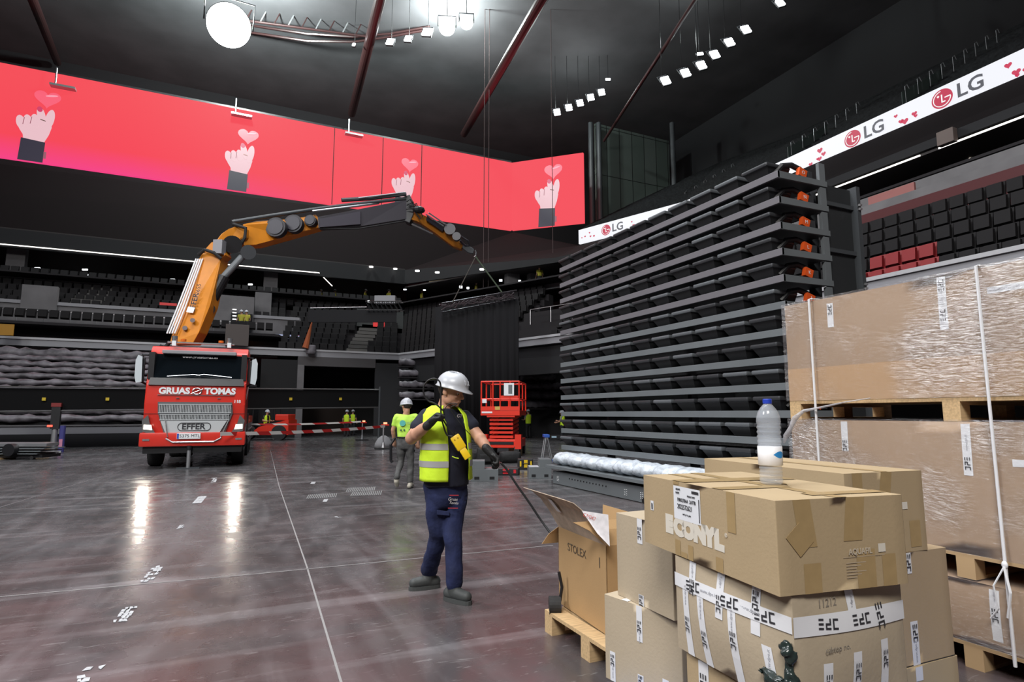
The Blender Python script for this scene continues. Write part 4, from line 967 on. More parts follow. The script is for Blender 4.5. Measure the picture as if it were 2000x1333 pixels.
# open carton with raised flaps
oc = mat('cardboard_open', (.44, .28, .135), .75, var=.05, scale=3, bump=.05, bscale=90)
Sx = Carton('open_carton', 'open brown carton with handwritten word, flap raised, on the wooden pallet', xy(1092, 1178, .152), xy(1187, 1243, .152), .36, .152, .676, oc, open_=True)
mb = MB()
for key in 'fsbl':
    o_, d__, ww, nn_ = Sx.F[key]; mb.m = frame(o_, d__, (0, 0, 1), nn_); mb.box(0, ww, 0, Sx.h, -.006, 0)
mb.m = M.Identity(4)
b4 = [Sx.L, Sx.K, Sx.K-Sx.n*.36, Sx.L-Sx.n*.36]; mb.quad(*[p_+V((0, 0, .01)) for p_ in b4])
mb.build('box_body', oc, Sx.t, world=True)
Sx.word('f', 'STOLEX', Sx.w*.42, Sx.h-.11, .075, mat('pen', (.12, .09, .06), .7), 0, 1.0); Sx.word('f', '1', Sx.w*.88, Sx.h-.12, .09, MC['pen'])
def flap(p, q, pts, m, name, th=.004):
    """sheet from edge p-q, swept by offsets"""
    mb = MB(); mb.loft([[p+V(o), q+V(o)] for o in pts], closed=False); o = mb.build(name, m, Sx.t, world=True, fix=False)
    s_ = o.modifiers.new('s', 'SOLIDIFY'); s_.thickness = th; return o
Lt, Kt = Sx.P('f', 0, Sx.h), Sx.P('f', Sx.w, Sx.h)
off = [(-RT*a*.25+V((0, 0, b*.27))+FH*.02*a) for a, b in ((0, 0), (.25, .4), (.5, .72), (.78, .93), (1, 1.0))]
flap(Lt, Kt, off, mat('flap_outer_pale', (.50, .40, .31), .7, var=.22, scale=14), 'front_flap')
o = MB().quad(*[Lt.lerp(Kt, a)+off[1].lerp(off[3], b)+Sx.n*.008 for a, b in ((.3, .2), (.4, .2), (.45, .8), (.36, .8))]).build('flap_tape', wtape, Sx.t, world=True)
bl_, bk = Sx.L-Sx.n*.36+V((0, 0, Sx.h)), Sx.K-Sx.n*.36+V((0, 0, Sx.h))
flap(bl_, bk, [(0, 0, 0), (.02, .02, .13)], oc, 'back_flap')
flap(Lt, bl_, [(0, 0, 0), -RT*.07+V((0, 0, -.05)), -RT*.12+V((0, 0, -.12))], oc, 'left_flap')
flap(Kt+V((0, .0, 0)), bk, [(0, 0, 0), -RT*.10+V((0, 0, .09)), -RT*.2+V((0, 0, .14))], oc, 'right_flap')
q = [U(1136, 998, 3.75), U(1188, 1006, 3.65), U(1191, 1068, 3.62), U(1166, 1042, 3.66)]
MB().quad(*q).build('printed_sheet', mat('sheet_paper', (.62, .6, .62), .5, var=.12, scale=30), Sx.t, world=True)
text('CMXXXX', .032, mat('red_print', (.6, .1, .08), .6), frame((q[0]*.55+q[1]*.45)+V((0, 0, -.035))-FH*.01, (q[1]-q[0]).normalized(), (0, 0, 1), -FH), parent=Sx.t, ext=.0003)
# pallets
def pallet(name, lab, x0, x1, y0, y1, z0, m, group=None, hh=.144):
    t = thing(name, lab, 'pallet', ((x0+x1)/2, (y0+y1)/2, z0), 0, group); n = 7
    for i in range(n):
        a = x0+(x1-x0)*i/n; MB().box(a, a+(x1-x0)/n*.82, y0, y1, z0+hh-.022, z0+hh).build('deck_board', m, t, world=True)
    for yy in (y0, (y0+y1)/2-.05, y1-.1):
        MB().box(x0, x1, yy, yy+.1, z0+hh-.044, z0+hh-.022).build('cross_board', m, t, world=True)
        for xx in (x0, (x0+x1)/2-.05, x1-.1): MB().box(xx, xx+.1, yy, yy+.1, z0+.02, z0+hh-.044).build('block', m, t, world=True)
        MB().box(x0, x1, yy, yy+.1, z0, z0+.02).build('bottom_board', m, t, world=True)
    return t
pallet('wooden_pallet', 'wooden pallet under the open carton, left end of the heap', 1.99, 2.95, 2.72, 3.76, 0, wood)
pallet('blue_pallet', 'blue painted pallet under the pale low carton', 1.70, 3.15, 1.15, 2.60, 0, mat('blue_paint_wood', (.02, .12, .42), .6, var=.1))
t = thing('pallet_truck_wheel', 'black caster wheel poking out at the wooden pallet end', 'wheel', U(1078, 1182, 4.2))
q = U(1078, 1183, 4.22); MB().cyl(q-RT*.02, q+RT*.06, .06, n=20).build('tyre', rubber, t, world=True); MB().tube([q+RT*.05, q+RT*.07+V((0, 0, .12)), q+RT*.05+V((0, 0, .22))], .012, 6).build('fork', black, t, world=True)
# wrapped pallet goods at the right
film = bpy.data.materials.new('stretch_film'); film.use_nodes = True; N = film.node_tree.nodes; L = film.node_tree.links
for x in list(N): N.remove(x)
ou = N.new('ShaderNodeOutputMaterial'); tr_ = N.new('ShaderNodeBsdfTransparent'); gl = N.new('ShaderNodeBsdfGlossy'); df = N.new('ShaderNodeBsdfDiffuse'); m1 = N.new('ShaderNodeMixShader'); m2 = N.new('ShaderNodeMixShader')
gl.inputs['Roughness'].default_value = .16; df.inputs[0].default_value = (.45, .43, .47, 1); m1.inputs[0].default_value = .09; m2.inputs[0].default_value = .05
tc = N.new('ShaderNodeTexCoord'); mp = N.new('ShaderNodeMapping'); mp.inputs['Scale'].default_value = (1, 2.2, 8); L.new(tc.outputs['Object'], mp.inputs[0])
nz_ = N.new('ShaderNodeTexNoise'); nz_.inputs['Scale'].default_value = 7; nz_.inputs['Detail'].default_value = 6; nz_.inputs['Distortion'].default_value = 1.2; L.new(mp.outputs[0], nz_.inputs[0])
bp = N.new('ShaderNodeBump'); bp.inputs['Strength'].default_value = 1; bp.inputs['Distance'].default_value = .06; L.new(nz_.outputs[0], bp.inputs['Height']); L.new(bp.outputs[0], gl.inputs['Normal'])
n5 = N.new('ShaderNodeTexNoise'); n5.inputs['Scale'].default_value = 1.3; n5.inputs['Detail'].default_value = 5; L.new(tc.outputs['Object'], n5.inputs[0])
mr5 = N.new('ShaderNodeMapRange'); mr5.inputs[1].default_value = .46; mr5.inputs[2].default_value = .62; mr5.inputs[3].default_value = .03; mr5.inputs[4].default_value = .24; L.new(n5.outputs[0], mr5.inputs[0]); L.new(mr5.outputs[0], m1.inputs[0])
L.new(tr_.outputs[0], m1.inputs[1]); L.new(gl.outputs[0], m1.inputs[2]); L.new(m1.outputs[0], m2.inputs[1]); L.new(df.outputs[0], m2.inputs[2]); L.new(m2.outputs[0], ou.inputs[0])
XW, YW0, YW1 = 3.98, 1.0, 3.34
def wrapped(z0, z1, lab, off=0):
    Wc = Carton('wrapped_carton', lab, (XW+off, YW1), (XW+off, YW0), 1.1, z0, z1, card3, bulge=.01)
    MB().box(XW+off-.02, XW+off+1.12, YW0-.02, YW1+.015, z0+.0, z1+.012).build('stretch_film', film, Wc.t, world=True, label='clear stretch film') 
    return Wc
W1 = wrapped(1.58, 2.345, 'long film-wrapped carton on top of the pallet stack at right')
W2 = wrapped(.655, 1.432, 'long film-wrapped carton in the middle of the pallet stack at right')
W3 = wrapped(.15, .50, 'darker film-wrapped carton at the bottom of the pallet stack at right', .0)
pallet('pallet', 'pale wooden pallet between the two upper wrapped cartons', XW, XW+1.1, YW0, YW1, 1.434, wood)
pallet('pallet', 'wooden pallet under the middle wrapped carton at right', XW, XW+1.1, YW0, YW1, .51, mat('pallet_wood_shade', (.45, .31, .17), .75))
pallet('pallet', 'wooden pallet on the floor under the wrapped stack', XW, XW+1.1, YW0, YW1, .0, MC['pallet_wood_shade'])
def yw(px, py=700): return YW1-onX(px, py, XW).y
W1.tape('f', yw(1628), .54, .72, .05, (.67,), 0, -90); W1.tape('f', yw(1852), .42, .755, .05, (.51, .70), 0, -90, (.62,))
W1.tape('f', yw(1995), .60, .64, .26, (), 0); W1.word('f', 'www.dpe.it', yw(1975), .62, .035, mat('faint_print', (.42, .43, .47), .6), 0, 1, name='tape_text')
W2.tape('f', yw(1640), .56, .77, .05, (.60,), 0, 90); W2.tape('f', yw(1873), .46, .765, .05, (.53,), 0, 90, (.65,))
W2.tape('f', yw(1995), .53, .57, .18, (), 0); W3.tape('f', yw(1898), .05, .33, .05, (.19,), 0, 90, (.29,))
W1.patch('f', 0, 2.3, .0, .25, mat('cardboard_wrapped_lower', (.46, .29, .155), .7), 'lower_flap', .0008)
strapm = mat('white_strap', (.72, .73, .76), .4)
def strap(px, lab, z0, z1):
    y = onX(px, 700, XW).y; t = thing('strapping_band', lab, 'strap', (XW-.03, y, z0))
    MB().tube([(XW-.034, y, z0), (XW-.034, y, z1), (XW+.0, y, z1+.004)], .009, 6).build('band', strapm, t, world=True)
    MB().box(XW-.01, XW+1.1, y-.012, y+.012, 2.358, 2.364).build('top_run', strapm, t, world=True); return t
strap(1593, 'white strap tied down the far end of the wrapped stack', .95, 2.355)
t = strap(1930, 'white strap with a loose knot down the near part of the wrapped stack', .1, 2.355)
y = onX(1930, 700, XW).y; MB().ball((XW-.04, y, .64), (.012, .016, .022)).build('knot', strapm, t, world=True)
MB().tube([(XW-.05, y, .63), (XW-.07, y+.05, .52), (XW-.06, y+.04, .40), (XW-.05, y+.09, .33)], .005, 6).build('loose_end', strapm, t, world=True); MB().tube([(XW-.05, y, .63), (XW-.07, y-.03, .5), (XW-.06, y+.0, .36)], .007, 6).build('loose_end', strapm, t, world=True)
tp = [onX(1700, 778, XW-.03), onX(1650, 786, XW-.04), onX(1600, 797, XW-.06), onX(1570, 803, XW-.08), onX(1552, 818, XW-.10), onX(1545, 835, XW-.1), onX(1535, 852, XW-.1), onX(1531, 866, XW-.1)]
o = MB().tube(tp, .02, 8, [.003, .005, .008, .012, .022, .016, .02, .006]).build('film_tail', mat('film_wisp', (.6, .6, .63), .3, alpha=.55, bump=1, bscale=30), smooth=True); tag(o, 'twisted tail of clear wrapping film hanging off the upper pallet end', 'plastic film')
# bottle
bp_ = onH(1507, 946, 1.2125); t = thing('water_bottle', 'clear plastic water bottle with blue cap and white label on the carton', 'bottle', bp_, 20)
clear = mat('clear_pet', (.70, .76, .84), .08, alpha=.30, spec=1.0, ior=1.6)
prof = [(.0005, .006), (.030, .0), (.039, .004), (.042, .014)]
for k in range(4): prof += [(.042, .02+.014*k), (.0395, .026+.014*k), (.042, .031+.014*k)]
prof += [(.0435, .08), (.0435, .085), (.0425, .087), (.0425, .137), (.0435, .139)]
for k in range(5): prof += [(.0440, .145+.018*k), (.0405, .152+.018*k), (.0440, .160+.018*k)]
prof += [(.0445, .24), (.043, .255), (.038, .272), (.029, .288), (.019, .300), (.0145, .306), (.0135, .312), (.0135, .316)]
MB().lathe(prof, n=40).build('bottle_body', clear, t, smooth=True)
MB().lathe([(.016, .306), (.0168, .308), (.0168, .322), (.015, .325), (.002, .3255)], n=28).build('cap', mat('blue_cap', (.02, .055, .45), .4), t, smooth=False)
MB().lathe([(.0437, .072), (.0443, .0725), (.0446, .142), (.0437, .1425)], n=40).build('label', mat('bottle_label', (.78, .79, .82), .4), t, smooth=True)
F = M.Rotation(-YAW-R(20), 4, 'Z'); mb = MB(F)
for i in range(9):
    a0, a1 = -98+i*8, -98+(i+1)*8; h0, h1 = .013*math.sin(math.pi*(i+.02)/9), .013*math.sin(math.pi*(i+.98)/9)
    f = lambda a, z: (.0450*math.cos(R(a)), .0450*math.sin(R(a)), z)
    mb.quad(f(a0, .113-h0), f(a1, .113-h1), f(a1, .113+h1), f(a0, .113+h0))
mb.build('label_emblem', mat('blue_print', (.03, .25, .62), .4), t)
# ================================================================== CRANE TRUCK
tl = U(376, 900, 16.4); tl.z = 0
TR = thing('crane_truck', 'red crane truck with orange folding crane and headlights on, at the left', 'truck', tl, -2.5)
def tb(mb, name, m, parent=TR, **k): return mb.build(name, m, parent, **k)
mb = MB(); prof_ = [(.02, .95), (.0, 1.75), (.02, 2.28), (.05, 2.34), (.36, 3.22), (.55, 3.38), (2.1, 3.42), (2.15, 3.3), (2.2, .95)]
mb.prism([(y, z) for y, z in prof_], frame((-1.24, 0, 0), (0, 1, 0), (0, 0, 1), (1, 0, 0)), 2.48)
bmesh.ops.bevel(mb.bm, geom=list(mb.bm.edges), offset=.05, segments=2, profile=.6, affect='EDGES')
cab = tb(mb, 'cab', redp, angle=40)
mb = MB(); mb.box(-1.29, 1.29, -.12, .55, .60, .98, bev=.05); tb(mb, 'bumper', redp, angle=40)
tb(MB().box(-1.2, 1.2, -.02, 1.0, .42, .62), 'underrun_bar', black)
# windscreen slightly proud of the sloping front
def fr(z): return .05+.31*(z-2.34)/.88 if z > 2.34 else .02
tb(MB().hexa([(-1.15, fr(2.36)-.03, 2.42), (1.15, fr(2.36)-.03, 2.42), (1.15, .3, 2.42), (-1.15, .3, 2.42), (-1.08, fr(3.18)-.03, 3.14), (1.08, fr(3.18)-.03, 3.14), (1.08, .6, 3.14), (-1.08, .6, 3.14)]), 'windscreen', mat('windscreen_glass', (.004, .006, .008), .06, coat=.3), label='dark windscreen with web address')
tb(MB().hexa([(-1.18, -.03, 2.26), (1.18, -.03, 2.26), (1.18, .1, 2.26), (-1.18, .1, 2.26), (-1.15, .03, 2.46), (1.15, .03, 2.46), (1.15, .2, 2.46), (-1.15, .2, 2.46)]), 'scuttle_panel', mat('scuttle_black', (.025, .028, .032), .4))
for s_ in (-1, 1): tb(MB().box(min(s_*1.08, s_*1.22), max(s_*1.08, s_*1.22), fr(2.4)-.03, .5, 2.42, 3.16), 'pillar', black)
mb = MB(); mb.tube([(-.75, -.01, 2.50), (-.1, .0, 2.56), (.05, 0, 2.54)], .012, 6); mb.tube([(-.05, 0, 2.54), (.15, 0, 2.57), (.85, -.01, 2.50)], .012, 6); tb(mb, 'wiper', chrome)
tb(MB().box(-.93, .93, .12, .34, 3.14, 3.24, bev=.02), 'sun_visor', greym)
tb(MB().box(-.85, .85, .35, .42, 3.46, 3.50), 'roof_rail', chrome)
for s_ in (-.68, .72):
    tb(MB().box(s_-.05, s_+.05, .28, .42, 3.38, 3.52), 'rail_foot', white)
    bcn = tb(MB().cyl((s_, .38, 3.5), (s_, .38, 3.66), .07), 'horn_lamp', chrome)
    MB().cyl((s_+.22*(-1 if s_ > 0 else 1), .38, 3.52), (s_+.22*(-1 if s_ > 0 else 1), .38, 3.58), .07).build('beacon', mat('orange_beacon', (.7, .15, .02), .3), bcn)
# grille
tb(MB().prism([(-.92, 1.80), (.90, 1.80), (.93, 1.5), (.70, .74), (-.66, .74), (-.9, 1.5)], frame((0, -.0, 0), (1, 0, 0), (0, 0, 1), (0, -1, 0)), .05), 'grille_frame', mat('grille_frame_grey', (.12, .125, .13), .4))
def slats(z0, z1, n, w_, name):
    g = tb(MB().box(-w_, w_, -.06, -.04, z0, z1), name, mat('grille_dark', (.06, .065, .07), .5)); mb = MB()
    for i in range(n): x = -w_+2*w_*(i+.5)/n; mb.box(x-w_/n*.5, x+w_/n*.5, -.085, -.06, z0+.012, z1-.012)
    mb.box(-w_-.01, w_+.01, -.09, -.06, z1-.02, z1+.005); mb.box(-w_-.01, w_+.01, -.09, -.06, z0-.005, z0+.02)
    mb.build('slats', mat('grille_silver', (.42, .44, .45), .5, 0), g)
slats(1.50, 1.74, 46, .88, 'upper_grille'); slats(1.31, 1.47, 46, .84, 'lower_grille')
pt = tb(MB().prism([(-.82, 1.29), (.80, 1.29), (.62, .95), (-.68, .95)], frame((0, -.05, 0), (1, 0, 0), (0, 0, 1), (0, -1, 0)), .04), 'badge_plate', mat('badge_silver', (.50, .52, .53), .5, 0))
text('EFFER', .215, ink, frame((-.02, -.095, 1.125), (1, 0, 0), (0, 0, 1), (0, -1, 0)), parent=pt, world=False, bold=.006, sx=1.05, name='badge_letters')
mb = MB(); hw, hh_ = .40, .105
pts = [(hw*math.copysign(1, math.cos(a))*1.0 - math.copysign(.1, math.cos(a))+.1*math.cos(a), -.092, 1.125+hh_*math.sin(a)) for a in [6.28319*i/40+.01 for i in range(41)]]
mb.tube(pts, .011, 5); mb.build('badge_outline', ink, pt)
pl_ = tb(MB().box(-.40, .17, -.16, -.12, .80, .955, bev=.005), 'licence_plate', white)
text('5375 MTL', .12, ink, frame((-.09, -.163, .878), (1, 0, 0), (0, 0, 1), (0, -1, 0)), parent=pl_, world=False, bold=0, name='plate_letters')
MB().box(-.395, -.35, -.163, -.16, .81, .945).build('plate_band', mat('plate_blue', (.02, .07, .45), .4), pl_)
mb = MB(); mb.tube([(-.66, -.13, .82), (-.5, -.15, .72), (.5, -.15, .72), (.68, -.13, .82)], .02, 6); mb.tube([(-.70, -.1, 1.3), (-.62, -.13, .85)], .015, 6); mb.tube([(.84, -.1, 1.3), (.66, -.13, .82)], .015, 6)
tb(mb, 'grille_trim', chrome)
cabf = frame((0, -.006, 2.10), (1, 0, 0), (0, 0, 1), (0, -1, 0))
text('GRUAS', .235, white, T(-.55, 0, 0) @ cabf, parent=TR, world=False, bold=.012, name='door_letters'); text('TOMAS', .235, white, T(.58, 0, 0) @ cabf, parent=TR, world=False, bold=.012, name='door_letters')
tb(MB(T(0, -.01, 2.10)).tube([(.11*math.cos(a), 0, .085*math.sin(a)) for a in [6.28319*i/20 for i in range(21)]], .014, 6).cyl((-.15, 0, -.07), (.15, 0, .07), .012), 'round_badge', chrome)
text('118', .12, white, T(1.03, -.01, 1.82) @ frame((0, 0, 0), (1, 0, 0), (0, 0, 1), (0, -1, 0)), parent=TR, world=False, bold=.004, name='fleet_number')
text('www.gruastomas.es', .105, white, frame((-.0, fr(3.08)-.05, 3.07), (1, 0, 0), V((0, .33, .94)).normalized(), V((0, -.94, .33)).normalized()), parent=TR, world=False, bold=.002, sx=1.05, name='web_address')
tb(MB().box(-.95, .95, -.015, 0, 1.985, 2.0), 'chrome_strip', chrome)
tb(MB().box(-.5, -.42, -.02, 0, 1.90, 1.915).box(.52, .60, -.02, 0, 1.90, 1.915), 'handles', chrome)
tb(MB().box(-1.25, 1.25, -.004, .0, 1.475, 1.485), 'panel_gap', black)
hl = emis('headlight_glow', (1, .88, .70), 6)
for s_ in (-1, 1):
    h_ = tb(MB().prism([(s_*.90, .92), (s_*1.22, 1.0), (s_*1.25, 1.30), (s_*1.12, 1.45), (s_*1.06, 1.2)], frame((0, -.02, 0), (1, 0, 0), (0, 0, 1), (0, -1, 0)), .07), 'headlight', mat('headlight_glass', (.25, .25, .25), .1, .5))
    MB().prism([(s_*1.0, 1.05), (s_*1.2, 1.07), (s_*1.2, 1.19), (s_*1.03, 1.18)], frame((0, -.07, 0), (1, 0, 0), (0, 0, 1), (0, -1, 0)), .03).build('bulb', hl, h_)
    MB().box(min(s_*1.04, s_*1.2), max(s_*1.04, s_*1.2), -.13, -.1, .76, .81).build('fog_lamp', chrome, h_)
    q = rootm(TR) @ V((s_*1.1, -.2, 1.12)); aim = rootm(TR) @ V((s_*1.1, -8, -.4))
    spot('headlight_beam', q, aim, 45, 70, (1, .93, .8), .08, 1)
    # mirrors
    a = -1 if s_ < 0 else 1
    mr_ = tb(MB().tube([(a*1.2, .35, 3.1), (a*1.38, .15, 3.08), (a*1.44, .12, 2.7), (a*1.40, .15, 2.36), (a*1.22, .35, 2.25)], .03, 6), 'mirror', black)
    MB().prism([(0, 2.34), (.13, 2.30), (.17, 2.5), (.17, 2.92), (.12, 3.06), (.02, 3.02)] if a > 0 else [(0, 2.34), (-.13, 2.30), (-.17, 2.5), (-.17, 2.92), (-.12, 3.06), (-.02, 3.02)], frame((a*1.34, .02, 0), (1, 0, 0), (0, 0, 1), (0, -1, 0)) , .05).build('mirror_shell', mat('mirror_white', (.55, .6, .63), .35), mr_)
    MB().box(min(a*1.30, a*1.42), max(a*1.30, a*1.42), .06, .12, 2.34, 3.0, bev=.02).build('mirror_housing', black, mr_)
# wheels
wm = MB(); wm.lathe([(.30, -.15), (.50, -.16), (.525, -.12), (.525, .12), (.50, .16), (.30, .15)], RY(90), 32); wme = wm.build('wheel', rubber, angle=40); WME = wme.data; bpy.data.objects.remove(wme)
hb = MB(); hb.lathe([(.05, .17), (.12, .16), (.16, .08), (.28, .06), (.30, .15), (.30, -.1), (.02, -.1)], RY(90), 20); hbo = hb.build('hub', steel, angle=40); HBE = hbo.data; bpy.data.objects.remove(hbo)
def wheel(x, y):
    w1 = bpy.data.objects.new('wheel', WME); C.objects.link(w1); w1.parent = TR; w1.location = (x, y, .525); w1.rotation_euler = (0, 0, 0 if x > 0 else math.pi)
    h1 = bpy.data.objects.new('hub', HBE); C.objects.link(h1); h1.parent = w1
for y in (1.35, 5.3, 6.65, 8.0):
    for x in (-1.07, 1.07): wheel(x, y)
wheel(-.72, 5.3); wheel(.72, 5.3)
tb(MB().box(-.42, .42, .8, 9.2, .62, .95), 'chassis', black); tb(MB().box(-1.24, 1.24, 4.2, 9.3, 1.15, 1.4), 'load_bed', redp)
tb(MB().box(1.0, 1.24, 2.4, 4.1, .6, 1.2, bev=.03), 'fuel_tank', steel); tb(MB().box(-1.24, 1.24, 2.35, 4.0, 1.0, 1.5, bev=.03), 'crane_base', black)
for x in (1.2,):
    for k in range(6): tb(MB().tube([(x, 4.4+k*.9, .75), (x+.03, 4.4+k*.9, 1.15)], .02, 6), 'side_bar', steel)
tb(MB().box(1.14, 1.26, 4.2, 9.2, .72, .76).box(1.14, 1.26, 4.2, 9.2, .92, .95), 'side_guard', steel)
text('GRUAS TOMAS', .2, white, frame((1.247, 1.1, 2.1), (0, 1, .25), (0, -.25, 1), (1, 0, 0)), parent=TR, world=False, bold=.004, name='side_letters')
tb(MB().box(1.24, 1.25, .45, 1.5, 2.45, 3.1), 'side_window', MC['windscreen_glass']); tb(MB().box(-1.25, -1.24, .45, 1.5, 2.45, 3.1), 'side_window', MC['windscreen_glass'])
for s_ in (-1, 1): tb(MB().tube([(s_*1.25, .75+.62*math.cos(a)+.6, .525+.62*math.sin(a)) for a in [math.pi*i/10 for i in range(11)]], .04, 6), 'wheel_arch', black)
# crane (world coordinates through the photo's plane of each boom)
def W(px, py, z): return U(px, py, z)
def plate(pts, thick, m, name, parent=TR, label=None, bev=0):
    """pts: (px,py,z); extruded away from the viewer by a real thickness"""
    mb = MB(); a = [mb.bm.verts.new(W(*p)) for p in pts]; b = [mb.bm.verts.new(W(*p)+FH*thick) for p in pts]
    mb.bm.faces.new(a[::-1]); mb.bm.faces.new(b)
    for i in range(len(a)): mb.bm.faces.new((a[i], a[(i+1) % len(a)], b[(i+1) % len(a)], b[i]))
    if bev: bmesh.ops.bevel(mb.bm, geom=list(mb.bm.edges), offset=bev, segments=2, profile=.6, affect='EDGES')
    return mb.build(name, m, parent, world=True, label=label)
z1, z2, z3, z4, z5 = 19.4, 20.3, 21.2, 24.4, 26.6
MB(rootm(TR)).cyl((-.1, 3.2, 1.3), (-.1, 3.2, 3.0), .42, .36, 20).build('slew_column', orange, TR, world=True)
b1 = plate([(331, 672, z1), (376, 672, z1), (388, 650, z1), (410, 598, 19.8), (432, 506, z2), (420, 497, z2), (396, 494, z2), (384, 512, z2), (345, 612, 19.7)], .55, orange, 'main_boom', label='orange lower boom', bev=.03)
for dx in (0, 5, 10, 15):
    MB().tube([W(326+dx, 652, z1-.08), W(347+dx, 600, 19.6), W(383+dx*.85, 506, z2-.1)], .026, 8).build('hydraulic_line', white, b1, world=True)
for (x, y) in ((361, 641), (376, 626)): MB().cyl(W(x, y, z1-.04), W(x, y, z1+.1), .075, n=16).build('pivot_pin', steel, b1, world=True)
d_ = (W(391, 565, 20)-W(372, 618, 19.8)).normalized(); n_ = -FH; e_ = n_.cross(d_)
e_ = -d_.cross(n_) if False else e_
text('EFFER', .26, ink, frame(W(381, 592, 19.7)+n_*.06, d_, e_, n_), parent=b1, name='boom_letters', bold=.004)
text('2655', .2, ink, frame(W(389, 566, 19.85)+n_*.06, d_, e_, n_), parent=b1, name='boom_letters')
MB().box(-.1, .1, -.12, .12, 0, .01, m=frame(W(374, 606, 19.65)+n_*.05, d_, e_, n_)).build('boom_decal', white, b1, world=True)
MB().tube([W(377, 545, z2-.2), W(394, 548, z2-.2), W(413, 556, z2-.2)], .03, 6).build('clamp', steel, b1, world=True)
MB().cyl(W(405, 600, 20.2), W(437, 541, 20.4), .21, n=16).build('lift_cylinder', black, TR, world=True); MB().cyl(W(437, 541, 20.4), W(473, 502, 20.7), .12, n=16).build('cylinder_rod', slate, TR, world=True)
MB().cyl(W(408, 604, 20.0), W(408, 604, 20.4), .2, n=16).build('cylinder_foot', black, TR, world=True)
MB().tube([W(388, 498, z2-.1), W(400, 488, z2-.2), W(418, 494, z2-.2), W(432, 505, z2-.1)], .06, 8).build('hose_bundle', rubber, TR, world=True)
MB().tube([W(332, 668, z1-.1), W(322, 680, z1-.1), W(312, 676, 19.2)], .07, 8).build('hose_bundle', rubber, TR, world=True)
lk = plate([(396, 492, z2), (412, 474, z2), (424, 470, z2), (434, 484, z2), (440, 498, z2), (430, 507, z2)], .5, orange, 'knuckle_link', bev=.02)
kn = plate([(419, 474, 20.5), (432, 457, 20.6), (446, 447, 20.7), (466, 440, 20.9), (478, 444, 21), (478, 462, 21), (458, 478, 20.9), (440, 486, 20.7), (428, 490, 20.6)], .6, orange, 'knuckle', bev=.03)
MB().cyl(W(454, 478, 20.5), W(454, 478, 20.9), .32, n=20).build('knuckle_winch', black, kn, world=True); MB().cyl(W(485, 493, 20.6), W(485, 493, 20.9), .26, n=20).build('rod_joint', slated, kn, world=True)
MB().box(-.22, .1, -.25, .25, 0, .3, m=frame(W(436, 486, 20.4), RT, V((0, 0, 1)), -FH)).build('valve_block', greym, kn, world=True)
ob = plate([(474, 438, z3), (500, 432, 21.6), (566, 430, 22.3), (616, 419, 22.9), (624, 430, 22.9), (624, 444, 22.9), (560, 462, 22.3), (500, 478, 21.5), (476, 480, z3)], .5, orange, 'outer_boom', label='orange upper boom', bev=.03)
tel = plate([(620, 424, 22.8), (705, 408, 23.6), (794, 390, z4), (794, 428, z4), (705, 442, 23.6), (622, 446, 22.8)], .35, mat('boom_dark', (.05, .046, .055), .4), 'telescopic_section', bev=.02)
plate([(624, 428, 22.7), (704, 413, 23.5), (704, 438, 23.5), (624, 444, 22.7)], .1, mat('boom_dark_outer', (.065, .06, .075), .4), 'boom_sleeve')
for (x, y, rr_) in ((541, 446, 20), (575, 439, 18.5), (608, 433, 11.5)):
    q = W(x, y, 21.9+(x-541)/67*.8); s_ = rr_*q.dot(FH)/1159
    rl_ = MB().cyl(q-FH*.16, q+FH*.12, s_, n=28).build('hose_reel', mat('reel_dark', (.02, .019, .025), .45), ob, world=True)
    MB().cyl(q-FH*.2, q-FH*.15, s_*.78, s_*.7, n=28).build('reel_face', mat('reel_face', (.032, .030, .042), .4), rl_, world=True)
MB().tube([W(453, 434, 21), W(540, 420, 22), W(620, 408, 22.8), W(700, 398, 23.6), W(792, 388, z4)], .075, 8).build('extension_cylinder', slated, TR, world=True)
MB().tube([W(610, 413, 22.6), W(700, 402, 23.5), W(740, 397, 24)], .05, 8).build('extension_rod', steel, TR, world=True)
MB().tube([W(667, 391, 23.4), W(720, 388, 23.8), W(793, 379, 24.3)], .09, 8).build('upper_cylinder', slated, TR, world=True); MB().tube([W(700, 387, 23.5), W(790, 376, 24.2)], .03, 6).build('cylinder_rod', steel, TR, world=True)
MB().tube([W(455, 438, 20.8), W(480, 446, 20.8), W(478, 465, 20.8), W(470, 478, 20.8)], .06, 8).build('hose_bundle', rubber, TR, world=True)
MB().tube([W(625, 447, 22.8), W(700, 447, 23.5), W(790, 432, 24.3)], .03, 6).build('hose_bundle', rubber, TR, world=True)
hd_ = plate([(788, 384, z4), (800, 380, z4), (806, 392, z4), (808, 418, z4), (800, 436, z4), (790, 432, z4)], .5, black, 'boom_head', bev=.03)
mb = MB(); r = random.Random(11)
for k in range(7):
    x0, y0 = 796+r.uniform(-4, 10), 388+r.uniform(0, 26); mb.tube([W(x0, y0, z4-.15), W(x0+r.uniform(6, 16), y0-r.uniform(2, 8), z4-.3), W(x0+r.uniform(16, 28), y0+r.uniform(8, 20), z4-.1)], .028, 6)
mb.build('hose_loops', rubber, TR, world=True)
jb = plate([(801, 418, z4), (812, 414, z4), (836, 424, 24.8), (868, 448, 25.4), (896, 470, 26), (904, 480, 26.1), (900, 487, 26.1), (884, 481, 25.8), (846, 452, 25), (820, 434, 24.6), (802, 428, z4)], .35, mat('orange_shadow_paint', (.45, .16, .015), .45), 'jib', label='orange jib, shade in its colour', bev=.015)  # darker copy of the orange paint; shade is put into the colour
MB().ball(W(818, 410, 24.2), (.28, .2, .16), u=10, v=6).build('valve_cluster', black, jb, world=True)
for o_ in (0, 5): MB().tube([W(832+o_, 419-o_*.6, 24.5), W(866+o_, 442-o_*.6, 25.1)], .03, 6).build('jib_rod', chrome, jb, world=True)
